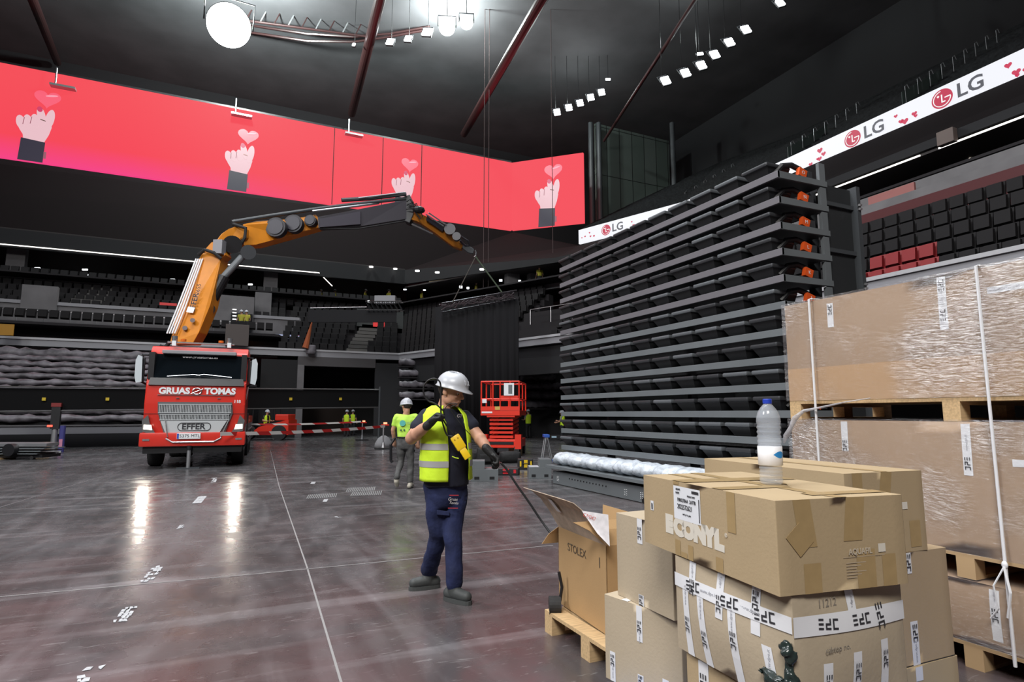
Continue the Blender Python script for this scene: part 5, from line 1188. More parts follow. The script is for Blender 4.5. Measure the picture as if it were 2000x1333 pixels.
MB().tube([W(804, 438, 24.4), W(828, 449, 24.7), W(845, 457, 25)], .035, 6).build('jib_rod', chrome, jb, world=True)
plate([(834, 422, 24.6), (868, 446, 25.2), (864, 452, 25.2), (832, 430, 24.6)], .3, MC['reel_face'], 'jib_sleeve', jb)
for (x, y, rr_) in ((879, 449, 11.5), (892, 463, 8.5)):
    q = W(x, y, 25.3); s_ = rr_*q.dot(FH)/1159; MB().cyl(q-FH*.12, q+FH*.12, s_, n=24).build('jib_reel', MC['reel_face'], jb, world=True)
MB().tube([W(898, 461, 25.8), W(914, 471, 26.2), W(917, 480, 26.4), W(908, 480, 26.2), W(898, 470, 25.9)], .05, 6).build('tip_bracket', MC['reel_face'], jb, world=True)
plate([(905, 476, 26.1), (916, 480, 26.4), (926, 487, z5), (924, 495, z5), (914, 493, 26.4), (903, 484, 26.1)], .2, slate, 'jib_tip', jb)
hk = MB().tube([W(928, 489, z5), W(930, 494, z5), W(929, 500, z5), W(926, 502, z5)], .035, 8).build('hook', chrome, jb, world=True)
for (a, b_, l_, m_) in (((929, 502, z5), (980, 571, 28), 'pale green lifting sling from the crane hook to the truss', mat('sling_green', (.16, .22, .15), .7)), ((929, 502, z5), (884, 591, 27), 'thin dark lifting sling from the crane hook to the truss left end', mat('sling_dark', (.10, .09, .08), .7))):
    o = MB().tube([W(*a), W(*b_)], .035 if 'green' in l_ else .022, 6).build('lifting_sling', m_); tag(o, l_, 'sling')
# ================================================================== BARRIER
tapem = bpy.data.materials.new('red_white_tape'); tapem.use_nodes = True; N = tapem.node_tree.nodes; L = tapem.node_tree.links; b = N['Principled BSDF']; b.inputs['Roughness'].default_value = .4
tc = N.new('ShaderNodeTexCoord'); sx = N.new('ShaderNodeSeparateXYZ'); L.new(tc.outputs['UV'], sx.inputs[0]); mm_ = N.new('ShaderNodeMath'); mm_.operation = 'FRACT'; L.new(sx.outputs[0], mm_.inputs[0]); m3 = N.new('ShaderNodeMath'); m3.operation = 'GREATER_THAN'; m3.inputs[1].default_value = .5; L.new(mm_.outputs[0], m3.inputs[0])
mx = N.new('ShaderNodeMix'); mx.data_type = 'RGBA'; mx.inputs[6].default_value = (.62, .6, .58, 1); mx.inputs[7].default_value = (.42, .02, .02, 1); L.new(m3.outputs[0], mx.inputs[0]); L.new(mx.outputs[2], b.inputs['Base Color'])
def ribbon(a, b_, sag, wd, lab, period=1.0):
    mb = MB(); n = 24; uvl = mb.bm.loops.layers.uv.new('UVMap'); a, b_ = V(a), V(b_); Ln = (b_-a).length
    vs = []
    for i in range(n+1):
        t = i/n; p_ = a.lerp(b_, t)-V((0, 0, sag*4*t*(1-t))); vs.append((mb.bm.verts.new(p_-V((0, 0, wd/2))), mb.bm.verts.new(p_+V((0, 0, wd/2))), t*Ln/period))
    for p_, q_ in zip(vs, vs[1:]):
        f = mb.bm.faces.new((p_[0], q_[0], q_[1], p_[1]))
        for l, u, v in zip(f.loops, (p_[2], q_[2], q_[2]+.12, p_[2]+.12), (0, 0, 1, 1)): l[uvl].uv = (u, v)
    o = mb.build('barrier_tape', tapem, fix=False); return tag(o, lab, 'barrier tape')
ribbon(U(430, 848, 16.2), U(752, 833, 23), .06, .10, 'lower red and white barrier tape from the truck bumper to the near post', .9)
ribbon(U(482, 829, 25), U(705, 824, 27), .05, .07, 'upper thin red and white barrier tape further back', 1.1)
def post(px, py, ptop, lab, lamp=True):
    q = onH(px, py); t = thing('barrier_post', lab, 'barrier post', q); z = q.dot(FH); h = EYE-(ptop-809)/1159*z
    F = T(*q); MB(F).box(-.33, .33, -.2, .2, 0, .07, bev=.01).build('base', rubber, t, world=True); MB(F).cyl((0, 0, .07), (0, 0, h), .035, n=12).build('pole', steel, t, world=True)
    MB(F).cyl((0, 0, .07), (0, 0, .3), .09, .045, n=12).build('socket', steel, t, world=True)
    if lamp:
        MB(F).box(-.1, .22, -.05, .05, h, h+.06).build('clip', redp, t, world=True)
        MB(F).box(.0, .14, -.04, .04, h+.06, h+.14).build('warning_lamp', emis('orange_warning', (1, .35, .18), 2.2), t, world=True)
post(707, 861, 827, 'grey barrier post with orange lamp, further from the worker'); post(748, 878, 832, 'grey barrier post with orange lamp, beside the second worker')
q = onH(367, 916); t = thing('barrier_post', 'grey post on a flat foot right in front of the truck bumper', 'barrier post', q); F = T(*q)
MB(F).box(-.28, .28, -.14, .14, 0, .03).build('base', slated, t, world=True); MB(F).cyl((0, 0, .03), (0, 0, .50), .05, n=14).build('pole', steel, t, world=True); MB(F).cyl((0, 0, .50), (0, 0, .62), .065, n=14).build('sleeve', black, t, world=True)
# bag of sand beside the near post
o = MB().lathe([(.02, .0), (.42, .0), (.38, .2), (.25, .42), (.1, .52), (.02, .54)], T(*onH(742, 877)) @ M.Diagonal((1, .6, 1, 1)), 16).build('weight_bag', mat('bag_grey', (.22, .22, .23), .8, bump=.5, bscale=6), smooth=True)
o.location = FH*.7; tag(o, 'grey slumped weight bag behind the near barrier post', 'bag')
# ================================================================== SCISSOR LIFT
q = onH(986, 888); SLF = thing('scissor_lift', 'red scissor lift with railed basket, lowered, beyond the worker', 'lift', q, -math.degrees(YAW)-8)
def sl(mb, name, m=redl, **k): return mb.build(name, m, SLF, **k)
sl(MB().box(-.62, .66, -.9, .9, .28, .58, bev=.03), 'chassis'); 
for x in (-.52, .56):
    for y in (-.75, .75): sl(MB().cyl((x-.09, y, .2), (x+.09, y, .2), .2, n=20), 'wheel', rubber)
sl(MB().box(-.7, -.5, -.95, -.6, .25, .75), 'corner_guard'); sl(MB().box(.5, .72, -.95, -.6, .25, .75), 'corner_guard')
sl(MB().box(-.45, .45, -.92, -.9, .40, .5), 'chassis_slot', black)
for k in range(5):
    z = .66+k*.15
    for x in (-.38, .38):
        sl(MB().hexa([(x-.03, -.85, z-.04), (x+.03, -.85, z-.04), (x+.03, .85, z+.06), (x-.03, .85, z+.06), (x-.03, -.85, z+.05), (x+.03, -.85, z+.05), (x+.03, .85, z+.15), (x-.03, .85, z+.15)]), 'scissor_arm')
    sl(MB().box(-.42, .42, -.86, -.78, z-.03, z+.05), 'scissor_arm')
sl(MB().box(-.72, .68, -1.0, 1.0, 1.42, 1.60, bev=.01), 'platform'); sl(MB().box(-.5, .5, -.98, .9, 1.36, 1.42), 'platform_frame', redl)
mb = MB()
for z in (2.0, 2.62):
    for a, b_ in (((-.7, -.98), (.66, -.98)), ((.66, -.98), (.66, .98)), ((.66, .98), (-.7, .98)), ((-.7, .98), (-.7, -.98))): mb.cyl((*a, z), (*b_, z), .028, n=8)
for x, y in ((-.7, -.98), (-.28, -.98), (-.02, -.98), (.66, -.98), (.34, -.98), (.66, 0), (.66, .98), (-.7, .98), (-.7, 0), (0, .98)): mb.cyl((x, y, 1.6), (x, y, 2.62), .028, n=8)
sl(mb, 'guard_rail'); sl(MB().box(.0, .62, -1.0, -.97, 2.02, 2.12).box(-.7, .68, -1.01, -.98, 1.6, 1.74), 'toe_board')
nb = sl(MB().box(.12, .48, -1.03, -1.0, 2.12, 2.56), 'notice_board', white); MB().box(.28, .42, -1.035, -1.03, 2.18, 2.5).build('notice_print', slate, nb)
sl(MB().box(-.66, -.5, -1.03, -.99, 1.86, 2.0), 'switch_box', white); sl(MB().box(-.2, -.02, -1.02, -1.0, 1.62, 1.74), 'warning_label', mat('warn_yellow', (.6, .4, .1), .5))
text('SNORKEL', .1, white, frame((-.45, -1.015, 1.52), (1, 0, 0), (0, 0, 1), (0, -1, 0)), parent=SLF, world=False, name='side_letters') if False else sl(MB().box(-.68, -.3, -1.01, -1.0, 1.5, 1.56), 'side_lettering', white)
# ================================================================== THINGS ON THE FLOOR
def at(px, py): q = onH(px, py); return q
def stepblock(px, py, w1, lab, rz=-22, flip=1):
    q = at(px, py); t = thing('steel_step', lab, 'step', q, rz-0)
    MB().box(0, w1, 0, .5, 0, .26, bev=.004).build('lower_step', slate, t)
    MB().box(w1*.48 if flip > 0 else 0, w1 if flip > 0 else w1*.5, .0, .5, .26, .44, bev=.004).build('upper_step', slate, t)
    MB().box(w1*.12, w1*.3, -.004, 0, .04, .10).box(w1*.68, w1*.86, -.004, 0, .04, .10).build('slots', black, t); MB().box(.02, w1*.46, .02, .48, .262, .266).build('tread', mat('tread_pale', (.42, .42, .45), .6), t)
    return t
stepblock(920, 941, .60, 'grey steel step block left of the black-red tool cases', flip=-1); stepblock(1033, 936, .52, 'grey steel step block left of the seat stack base')
def case(px, py, sx_, sy_, sz_, rz, m1, m2, lab):
    t = thing('tool_case', lab, 'tool case', at(px, py), rz)
    MB().box(-sx_/2, sx_/2, 0, sy_, 0, sz_, bev=.025).build('shell', m1, t); MB().box(-sx_*.12, sx_*.12, -.01, 0, sz_*.2, sz_*.9).box(sx_*.3, sx_*.4, -.008, 0, sz_*.3, sz_*.8).box(-sx_*.4, -sx_*.3, -.008, 0, sz_*.3, sz_*.8).build('latches', m2, t)
    MB().tube([(-.08, -.01, sz_*.55), (-.08, -.05, sz_*.6), (.08, -.05, sz_*.6), (.08, -.01, sz_*.55)], .012, 6).build('handle', black, t)
rc = mat('case_red', (.55, .02, .03), .45)
case(968, 925, .55, .4, .12, -10, rc, black, 'flat black and red tool case left on the floor behind the glove'); case(988, 929, .62, .42, .17, -30, mat('case_black', (.02, .02, .022), .5), rc, 'black tool case with red latches, nearest of the cases')
case(1027, 918, .40, .3, .28, -20, MC['case_black'], mat('case_yellow', (.75, .5, .02), .5), 'black tool case with yellow corners beside the steel step')
o = MB(T(*at(1000, 905)) @ RZ(-15)).box(-.36, .30, 0, .34, 0, .34, bev=.11).build('duffel_bag', mat('bag_black', (.012, .012, .013), .7, bump=.6, bscale=8), angle=60); tag(o, 'black duffel bag beside the scissor lift wheel', 'bag')
t = thing('backpack', 'dark backpack standing on the floor behind the glove', 'bag', at(948, 908), -20); MB().box(-.25, .25, 0, .3, 0, .5, bev=.08).build('sack', MC['bag_black'], t, angle=60); MB().box(-.17, .17, -.06, .02, .08, .3, bev=.03).build('pocket', MC['bag_black'], t); MB().tube([(-.06, .1, .5), (0, .1, .56), (.06, .1, .5)], .012, 6).build('handle', rc, t)
t = thing('tool_bag', 'small dark bag left of the backpack', 'bag', at(930, 900), 0); MB().box(-.12, .12, 0, .2, 0, .26, bev=.05).build('sack', MC['bag_black'], t, angle=60)
o = MB(T(*at(1012, 890)) @ RZ(15)).box(-.2, .2, 0, .3, 0, .3, bev=.01).build('cardboard_box', card); tag(o, 'brown cardboard box behind the black duffel bag', 'box')
bp2 = mat('blue_plastic', (.03, .1, .42), .4)
t = thing('saw_horse', 'aluminium trestle with blue head beside the folded stack', 'trestle', at(1066, 900), -20)
MB().tube([(-.10, 0, 0), (.02, 0, .74)], .022, 6).tube([(.22, 0, 0), (.06, 0, .74)], .022, 6).tube([(-.10, .35, 0), (.02, .35, .74)], .022, 6).tube([(.22, .35, 0), (.06, .35, .74)], .022, 6).build('legs', steel, t)
MB().box(-.05, .13, -.03, .4, .72, .82, bev=.02).build('head', bp2, t); MB().ball((.22, 0, .02), .03).build('foot', bp2, t)
t = thing('levelling_bar', 'black bar with pale windows lying across the blue trestle head', 'bar', at(1075, 893)); q = at(1066, 900)
MB(T(*q) @ RZ(-20)).box(.1, 1.1, .05, .13, .68, .80).build('bar', black, t, world=True); MB(T(*q) @ RZ(-20)).box(.2, .36, .045, .05, .71, .77).box(.58, .74, .045, .05, .71, .77).build('window', mat('pale_blue', (.25, .35, .42), .4), t, world=True)
# left edge clutter
t = thing('pipe_trolley', 'low trolley loaded with grey bars and a black reel, cut by the left edge', 'trolley', at(30, 898), -math.degrees(YAW))
for k in range(5): MB().box(-2.2, 1.05-.08*k, -.1+.2*k, .06+.2*k, .42, .52).build('bar', steel, t)
for k in range(3): MB().box(-2.2, 1.0-.1*k, -.14, .8, .34-.07*k*1.2, .37-.07*k*1.2).build('sheet', slate, t)
MB().box(-2.2, .9, -.05, .75, .06, .16).build('base', black, t); MB().cyl((.0, -.32, .32), (.0, -.12, .32), .2, n=24).build('reel', black, t); MB().box(-2, -.4, -.3, .5, 0, .06).build('board', wood, t)
for x in (-1.5, .6): MB().cyl((x, -.1, .06), (x, .0, .06), .06, n=12).build('caster', rubber, t)
o = MB(T(*at(84, 884)) @ RZ(-20)).box(-.25, .3, 0, .35, 0, .38, bev=.01).build('cardboard_box', card); tag(o, 'open brown cardboard box at the left beside the dark post', 'box')
t = thing('stage_post', 'dark lifting post with a red lamp near the left tribune front', 'post', at(103, 884))
F = T(*at(103, 884)); MB(F).cyl((0, 0, 0), (0, 0, .9), .10, n=14).build('lower_tube', steel, t, world=True); MB(F).box(-.14, .14, -.12, .12, .9, 1.9).build('head', black, t, world=True); MB(F).box(-.16, .16, -.14, .14, 1.75, 1.9).build('cap', mat('dull_red', (.2, .02, .02), .5), t, world=True)
MB(F).box(-.22, -.06, -.16, -.1, .98, 1.05).build('red_lamp', emis('red_lamp', (1, .08, .05), 3), t, world=True); MB(F).box(-.3, .3, -.2, .2, 0, .06).build('foot', steel, t, world=True)
t = thing('folded_banner', 'blue and pink printed roll standing beside the dark post', 'banner', at(117, 884)); F = T(*at(117, 884)); MB(F).cyl((0, .1, 0), (0, .1, 1.02), .10, n=12).build('roll', mat('banner_blue', (.05, .05, .2), .6), t, world=True); MB(F).box(-.06, .05, -.01, .0, .2, .5).build('print', mat('banner_pink', (.5, .2, .3), .6), t, world=True)
t = thing('forklift', 'red and dark telehandler parked behind the truck, driver aboard', 'forklift', at(522, 860), -math.degrees(YAW))
for x in (-.95, .85):
    MB().cyl((x, -.6, .42), (x, -.25, .42), .42, n=22).build('wheel', rubber, t)
MB().hexa([(-.9, -.5, .3), (1.35, -.5, .3), (1.35, .8, .3), (-.9, .8, .3), (-.3, -.5, .75), (1.35, -.5, 1.15), (1.35, .8, 1.15), (-.3, .8, .75)]).build('chassis', redl, t); MB().box(.55, 1.3, -.45, .7, 1.1, 1.45, bev=.06).build('engine_cover', redl, t)
MB().tube([(-.75, -.4, .7), (-.7, -.4, 2.1), (.4, -.4, 2.15), (.55, -.4, 1.1)], .05, 6).tube([(-.75, .6, .7), (-.7, .6, 2.1), (.4, .6, 2.15), (.55, .6, 1.1)], .05, 6).build('cage', black, t); MB().box(-1.5, -1.2, -.3, .5, .1, 1.9).build('mast', black, t)
# ================================================================== PEOPLE
def frame_from(f, up=V((0, 0, 1))):
    f = f.normalized(); r_ = f.cross(up).normalized(); u = r_.cross(f); return r_, f, u
def hand_mesh(mb, wr, d, n, side, rad=.0115, curl=35, s=1.0, thumb=35):
    """palm, four fingers of unequal length bent towards the palm side n, thumb from the side"""
    d = d.normalized(); n = (n-d*n.dot(d)).normalized(); w_ = d.cross(n)*side
    F = frame(wr, w_, d, n)
    mb.hexa([F @ V(p)*1.0 for p in ((-.028*s, 0, -.015*s), (.028*s, 0, -.015*s), (.028*s, 0, .015*s), (-.028*s, 0, .015*s), (-.043*s, .09*s, -.013*s), (.043*s, .09*s, -.013*s), (.043*s, .09*s, .014*s), (-.043*s, .09*s, .014*s))])
    mb.chain([F @ V((0, -.03*s, 0)), F @ V((0, .03*s, 0)), F @ V((0, .07*s, 0))], [.028*s, .03*s, .028*s])
    for i, (x, L_) in enumerate(((.034, .072), (.0115, .082), (-.0115, .076), (-.034, .060))):
        p = V((x*s, .085*s, 0)); a = 0; pts = [F @ V((x*s, .05*s, 0)), F @ p]; 
        for k, fr_ in enumerate((.45, .32, .26)):
            a += R(curl*(1.0+.12*i)*(1.15 if k else .9)); p = p+V((0, math.cos(a), math.sin(a)))*L_*fr_*s; pts.append(F @ p)
        mb.chain(pts, [rad*s*1.15, rad*s*1.15, rad*s*1.05, rad*s, rad*s*.85], 8)
    p0 = V((.03*s, .02*s, .005*s)); ta = R(thumb)
    p1 = p0+V((math.sin(ta)*.045, math.cos(ta)*.035, .012))*s; p2 = p1+V((math.sin(ta)*.018, .028, .014))*s; p3 = p2+V((-.004, .02, .012))*s
    mb.chain([F @ p for p in (p0, p1, p2, p3)], [rad*s*1.5, rad*s*1.3, rad*s*1.1, rad*s*.9], 8)
def head_mesh(mb, c, f, up, s=1.0):
    s = s*1.06
    r_, f, u = frame_from(f, up); P_ = lambda x, y, z: c+r_*x*s+f*y*s+u*z*s
    m_ = frame((0, 0, 0), r_, f, u).to_3x3().to_4x4()
    E = lambda x, y, z, a, b, c_, uu=16: mb.ball(P_(x, y, z), (a*s, b*s, c_*s), m_, u=uu, v=10)
    E(0, -.012, .030, .080, .098, .088, 20); E(0, .022, -.025, .066, .074, .075, 20); E(0, .045, -.075, .045, .042, .033)
    E(0, .072, -.092, .022, .020, .018); E(-.045, .01, -.06, .022, .045, .04); E(.045, .01, -.06, .022, .045, .04)
    E(0, .086, .028, .050, .014, .013)                                              # brow
    mb.chain([P_(0, .090, .015), P_(0, .105, -.012), P_(0, .112, -.028)], [.009*s, .012*s, .016*s], 8); E(-.013, .097, -.031, .010, .010, .009); E(.013, .097, -.031, .010, .010, .009)
    E(0, .092, -.056, .024, .010, .006); E(0, .090, -.067, .020, .010, .007)         # lips
    E(-.036, .078, -.022, .020, .016, .018); E(.036, .078, -.022, .020, .016, .018)  # cheeks
    for x in (-1, 1): E(x*.082, -.008, -.004, .010, .020, .031); E(x*.080, .002, -.02, .008, .012, .014)
    return P_, m_
def helmet(root, P_, r_, f, u, s, m, name='helmet'):
    F = frame(P_(0, -.005, .035), r_, f, u) @ M.Scale(s, 4); mb = MB(F); rings = []
    for k in range(9):
        a = R(90*k/8); rr = math.cos(a)**.85; z = .125*math.sin(a)**.95
        rings.append([(rr*.118*math.cos(t), rr*.142*math.sin(t)+(.01 if k < 8 else 0), z+.01+(.006*math.cos(2*t-math.pi) if k > 2 else 0)) for t in [6.28319*j/36 for j in range(36)]])
    brim = []
    for t in [6.28319*j/36 for j in range(36)]:
        fr_ = max(0, math.sin(t)); e = .010+.042*fr_**3; brim.append(((.118+e*.8)*math.cos(t), (.142+e)*math.sin(t)+.01, -.004-.018*fr_**3))
    inner = [(.109*math.cos(t), .132*math.sin(t)+.01, -.008) for t in [6.28319*j/36 for j in range(36)]]
    mb.loft([inner, brim, [(x, y, z+.006) for x, y, z in brim]]+rings, caps=True)
    h = mb.build(name, m, root, smooth=True, world=True)
    mb = MB(F)
    for x in (-.028, 0, .028):
        pts = []
        for k in range(1, 12):
            a = R(180*k/12); pts.append((x, .142*math.cos(a)**1*1.0+.01 if True else 0, .125*math.sin(a)+.012))
        mb.tube(pts, .0035, 6)
    mb.build('helmet_ridge', m, h, world=True)
    return h
def build_person(name, label, J, f, hf, mats, s=1.0, vox=.012, opt={}):
    """J: joints in world space; f: chest direction; hf: face direction"""
    G = J
    root = thing(name, label, 'person', ((G['anR'].x+G['anL'].x)/2, (G['anR'].y+G['anL'].y)/2, 0))
    r_, fw_, up_ = frame_from(f); pel = (G['hipL']+G['hipR'])/2; nk = G['neck']
    fine = vox < .01
    # ---- body: one skin
    mb = MB(); hup = opt.get('hup', V((0, 0, 1))); P_, m_ = head_mesh(mb, G['head'], hf, hup, s)
    hr, hff, hu = frame_from(hf, hup)
    mb.chain([P_(0, -.02, -.03), P_(0, -.03, -.09), nk, pel*.3+nk*.7, pel], [.055*s, .058*s, .07*s, .11*s, .11*s])
    for k in 'LR':
        mb.chain([nk-V((0, 0, .05*s)), G['sh'+k], G['el'+k], (G['el'+k]*.45+G['wr'+k]*.55), G['wr'+k]], [.045*s, .046*s, .043*s*opt.get('arm', 1), .040*s*opt.get('arm', 1), .028*s])
        mb.ball(G['el'+k].lerp(G['wr'+k], .25), .046*s*opt.get('arm', 1)); mb.ball(G['sh'+k].lerp(G['el'+k], .5), .048*s*opt.get('arm', 1))
        mb.chain([pel, G['hip'+k], G['kn'+k], G['an'+k], G['to'+k]*.5+G['an'+k]*.5], [.09*s, .08*s, .05*s, .035*s, .025*s])
        if not opt.get('gloves'): hand_mesh(mb, G['wr'+k], G['hd'+k]-G['wr'+k], opt.get('n'+k, fw_), 1 if k == 'L' else -1, curl=opt.get('curl', 25), s=s)
    body = remesh(mb, 'body', mats['skin'], vox if not fine else .0065, root, 4, True)
    # ---- shirt
    tor = opt.get('torso') or [(pel+V((0, 0, -.02)), .165, .125), (pel.lerp(nk, .25), .165, .125), (pel.lerp(nk, .55), .18, .125), (pel.lerp(nk, .8), .19, .12), (pel.lerp(nk, .93), .15, .095), (nk+V((0, 0, .0)), .075, .075)]
    NR = 40
    def ring(c, a, b, gap=0, k=1.0, e=0, n=NR):
        out = []
        for j in range(n):
            if gap: t = R(gap)+(6.28319-2*R(gap))*j/(n-1)
            else: t = 6.28319*j/n
            out.append(c+fw_*(b*k+e)*math.cos(t)+r_*(a*k+e)*math.sin(t))
        return out
    mb = MB(); mb.loft([ring(c, a*s, b*s) for c, a, b in tor])
    sl_ = opt.get('sleeve', .55)
    for k in 'LR': mb.chain([nk.lerp(G['sh'+k], .55)-V((0, 0, .02)), G['sh'+k], G['sh'+k].lerp(G['el'+k], sl_*.6), G['sh'+k].lerp(G['el'+k], sl_)], [.055*s, .060*s, .060*s*opt.get('arm', 1)**.6, .061*s*opt.get('arm', 1)**.8])
    remesh(mb, 'shirt', mats['shirt'], vox, root, 3, True, disp=.012*s, dscale=9)
    # ---- vest
    if mats.get('vest'):
        rr = []; g = opt.get('gap', 24); nn = 56
        vt = opt.get('vest') or [(c, a+.012, b+.016) for c, a, b in tor[:-1]]+[(nk, .105, .085)]
        dense = []
        for i in range(len(vt)-1):
            for q in range(5):
                t = q/5; dense.append((vt[i][0].lerp(vt[i+1][0], t), vt[i][1]*(1-t)+vt[i+1][1]*t, vt[i][2]*(1-t)+vt[i+1][2]*t))
        dense.append(vt[-1])
        def rg(c, a, b, e=0, gg=g):
            o_ = []
            for j in range(nn):
                t = R(gg)+(6.28319-2*R(gg))*j/(nn-1); w_ = noise.noise(V((math.cos(t)*2.2, math.sin(t)*2.2, c.z*7)))*.012
                o_.append(c+fw_*(b*s+e+w_)*math.cos(t)+r_*(a*s+e+w_)*math.sin(t))
            return o_
        mb = MB(); nD = len(dense); mb.loft([rg(c, a, b, 0, g*(1-.15*i/nD) if i < nD*.6 else g*(1+.5*(i-nD*.6)/nD)) for i, (c, a, b) in enumerate(dense)], closed=False)
        v_ = mb.build('vest', mats['vest'], root, smooth=True, world=True, fix=False); md = v_.modifiers.new('s', 'SOLIDIFY'); md.thickness = .006
        for (z0, z1_) in opt.get('bands', ()):
            sel = []
            for q in range(4):
                zz = z0+(z1_-z0)*q/3
                for i in range(nD-1):
                    if dense[i][0].z <= zz <= dense[i+1][0].z or (q == 0 and i == 0 and zz < dense[0][0].z):
                        t = (zz-dense[i][0].z)/max(1e-6, dense[i+1][0].z-dense[i][0].z); t = max(0, t)
                        sel.append((dense[i][0].lerp(dense[i+1][0], t), dense[i][1]*(1-t)+dense[i+1][1]*t, dense[i][2]*(1-t)+dense[i+1][2]*t)); break
            mb = MB(); mb.loft([rg(c, a, b, .009, g*.99) for c, a, b in sel], closed=False); mb.build('reflective_band', refl, v_, smooth=True, world=True, fix=False)
    # ---- trousers
    tr = opt.get('leg', (.105, .098, .080, .076, .070)); mb = MB()
    mb.loft([ring(pel+V((0, 0, z)), a*s, b*s) for z, a, b in opt.get('pelvis', ((-.14, .13, .11), (-.06, .175, .135), (.02, .172, .132), (.09, .165, .128)))])
    for k in 'LR':
        h_, n_, a_ = G['hip'+k], G['kn'+k], G['an'+k]
        mb.chain([h_, h_.lerp(n_, .4), n_, n_.lerp(a_, .45), a_+V((0, 0, tr[4]*s*.55))], [x*s for x in tr])
    remesh(mb, 'trousers', mats['trousers'], vox, root, 3, True, disp=opt.get('fold', .02)*s, dscale=8)
    # ---- shoes
    for k in 'LR':
        a_, t_ = G['an'+k], G['to'+k]; d = (t_-a_); heel = a_-d*.30+V((0, 0, -.035*s)); mb = MB()
        heel.z = max(heel.z, .045*s) if opt.get('flat'+k, True) else heel.z
        dn = V((d.x, d.y, 0)).normalized() if opt.get('flat'+k, True) else d.normalized(); heel = a_-dn*.055*s; heel.z = a_.z-.055*s; toe = heel+dn*.185*s; toe.z = heel.z if opt.get('flat'+k, True) else t_.z
        mb.chain([a_, heel.lerp(toe, .35)+V((0, 0, .012*s)), toe], [.052*s, .052*s, .040*s]); mb.chain([heel, heel.lerp(toe, .5), toe], [.047*s, .046*s, .043*s])
        remesh(mb, 'shoe', mats['shoe'], vox*.8, root, 3, True)
        if fine:
            dd = dn; e = dd.cross(V((0, 0, 1)))
            mb = MB(); prof = []
            for i in range(20):
                t = 6.28319*i/20; L_ = .132*s; prof.append(heel.lerp(toe, .5)+dd*L_*1.05*math.cos(t)+e*(.050*s)*math.copysign(abs(math.sin(t))**.7, math.sin(t)))
            lo = [V((p_.x, p_.y, .001 if opt.get('flat'+k, True) else p_.z)) for p_ in prof]; mb.loft([lo, [p_+V((0, 0, .03)) for p_ in lo]]); mb.build('sole', mats.get('sole', rubber), root, world=True)
    # ---- hands
    if opt.get('gloves'):
        for k in 'LR':
            mb = MB(); d = (G['hd'+k]-G['wr'+k]); hand_mesh(mb, G['wr'+k], d, opt.get('n'+k, fw_), 1 if k == 'L' else -1, .013, opt.get('curl'+k, 30), 1.05*s); mb.chain([G['wr'+k]-d.normalized()*.05*s, G['wr'+k]+d.normalized()*.01], [.036*s, .034*s])
            remesh(mb, 'glove', mats['glove'], .0045 if fine else .012, root, 2, True)
    # ---- head details
    if fine:
        for x in (-.03, .03):
            e = MB().ball(P_(x, .0795, .0), .0105*s).build('eye', mat('eye_white', (.6, .58, .55), .3), root, smooth=True, world=True); MB().ball(P_(x*1.02, .086, -.002), .0062*s).build('iris', ink, e, smooth=True, world=True)
            MB().tube([P_(x-.018, .092, .021), P_(x, .099, .027), P_(x+.018, .092, .021)], .0035, 5).build('eyebrow', hair, root, world=True)
    if opt.get('hair', True):
        mb = MB(); mb.ball(P_(0, -.030, .026), (.083*s, .092*s, .088*s), m_); o = mb.build('hair', mats.get('hair', hair), root, smooth=True, world=True)
    helmet(root, P_, hr, hff, hu, s, mats.get('helm', helm))
    return root, P_, (r_, fw_, up_)
# ---- the main worker
def J1(px, py, dz=0): return U(px, py, 5.0+dz)
fd = (-FH*math.cos(R(42))+RT*math.sin(R(42))).normalized(); hf = (-FH*math.cos(R(66))+RT*math.sin(R(66))+V((0, 0, -.22))).normalized()
G = dict(head=J1(881, 766), neck=J1(868, 802, .02), shR=J1(832, 813, -.06), elR=J1(803, 857, -.14), wrR=J1(842, 825, -.30), hdR=J1(866, 802, -.34),
         shL=J1(907, 815, .09), elL=J1(932, 850, .02), wrL=J1(957, 884, -.10), hdL=J1(978, 906, -.12),
         hipR=J1(850, 950, -.03), knR=J1(856, 1040, .0), anR=J1(838, 1126, .25), toR=J1(820, 1139, .22), hipL=J1(891, 950, .05), knL=J1(884, 1042, -.06), anL=J1(887, 1133, -.10), toL=J1(906, 1152, -.16))
G['anR'].z = .11; G['toR'].z = .048; G['anL'].z = .11; G['toL'].z = .046
def at1(px, py, a, b, dz=0): return (J1(px, py, dz), a, b)
torso = [at1(873, 948, .195, .155), at1(873, 915, .203, .163), at1(872, 880, .208, .168), at1(871, 850, .200, .150), at1(870, 828, .185, .130), at1(869, 812, .150, .10), at1(868, 800, .080, .075)]
vest = [at1(872, 937, .225, .185), at1(872, 910, .222, .185), at1(872, 880, .225, .187), at1(871, 850, .222, .172), at1(870, 828, .222, .155), at1(869, 811, .205, .128), at1(868, 800, .160, .105), at1(868, 794, .110, .09)]
W1p, P1, ax1 = build_person('person', 'worker in white helmet and open yellow vest guiding a cable, nearest the boxes', G, fd, hf, dict(skin=skin, shirt=navy, vest=hv, trousers=navyt, shoe=mat('work_shoe', (.05, .055, .055), .6), sole=mat('sole_grey', (.06, .065, .065), .7), glove=glove), 1.0, .0085,
    dict(gloves=True, torso=torso, vest=vest, gap=27, bands=((J1(870, 877).z, J1(870, 865).z), (J1(870, 910).z, J1(870, 898).z)), arm=1.18, sleeve=.5, leg=(.100, .095, .074, .072, .070), pelvis=((-.16, .13, .11), (-.08, .175, .145), (.0, .182, .150), (.06, .182, .147)), nR=(-FH*.2+RT*.4-V((0, 0, .9))), nL=V((0, 0, -1))-FH*.3, curlR=62, curlL=38, fold=.02, hup=V((0, 0, 1))))
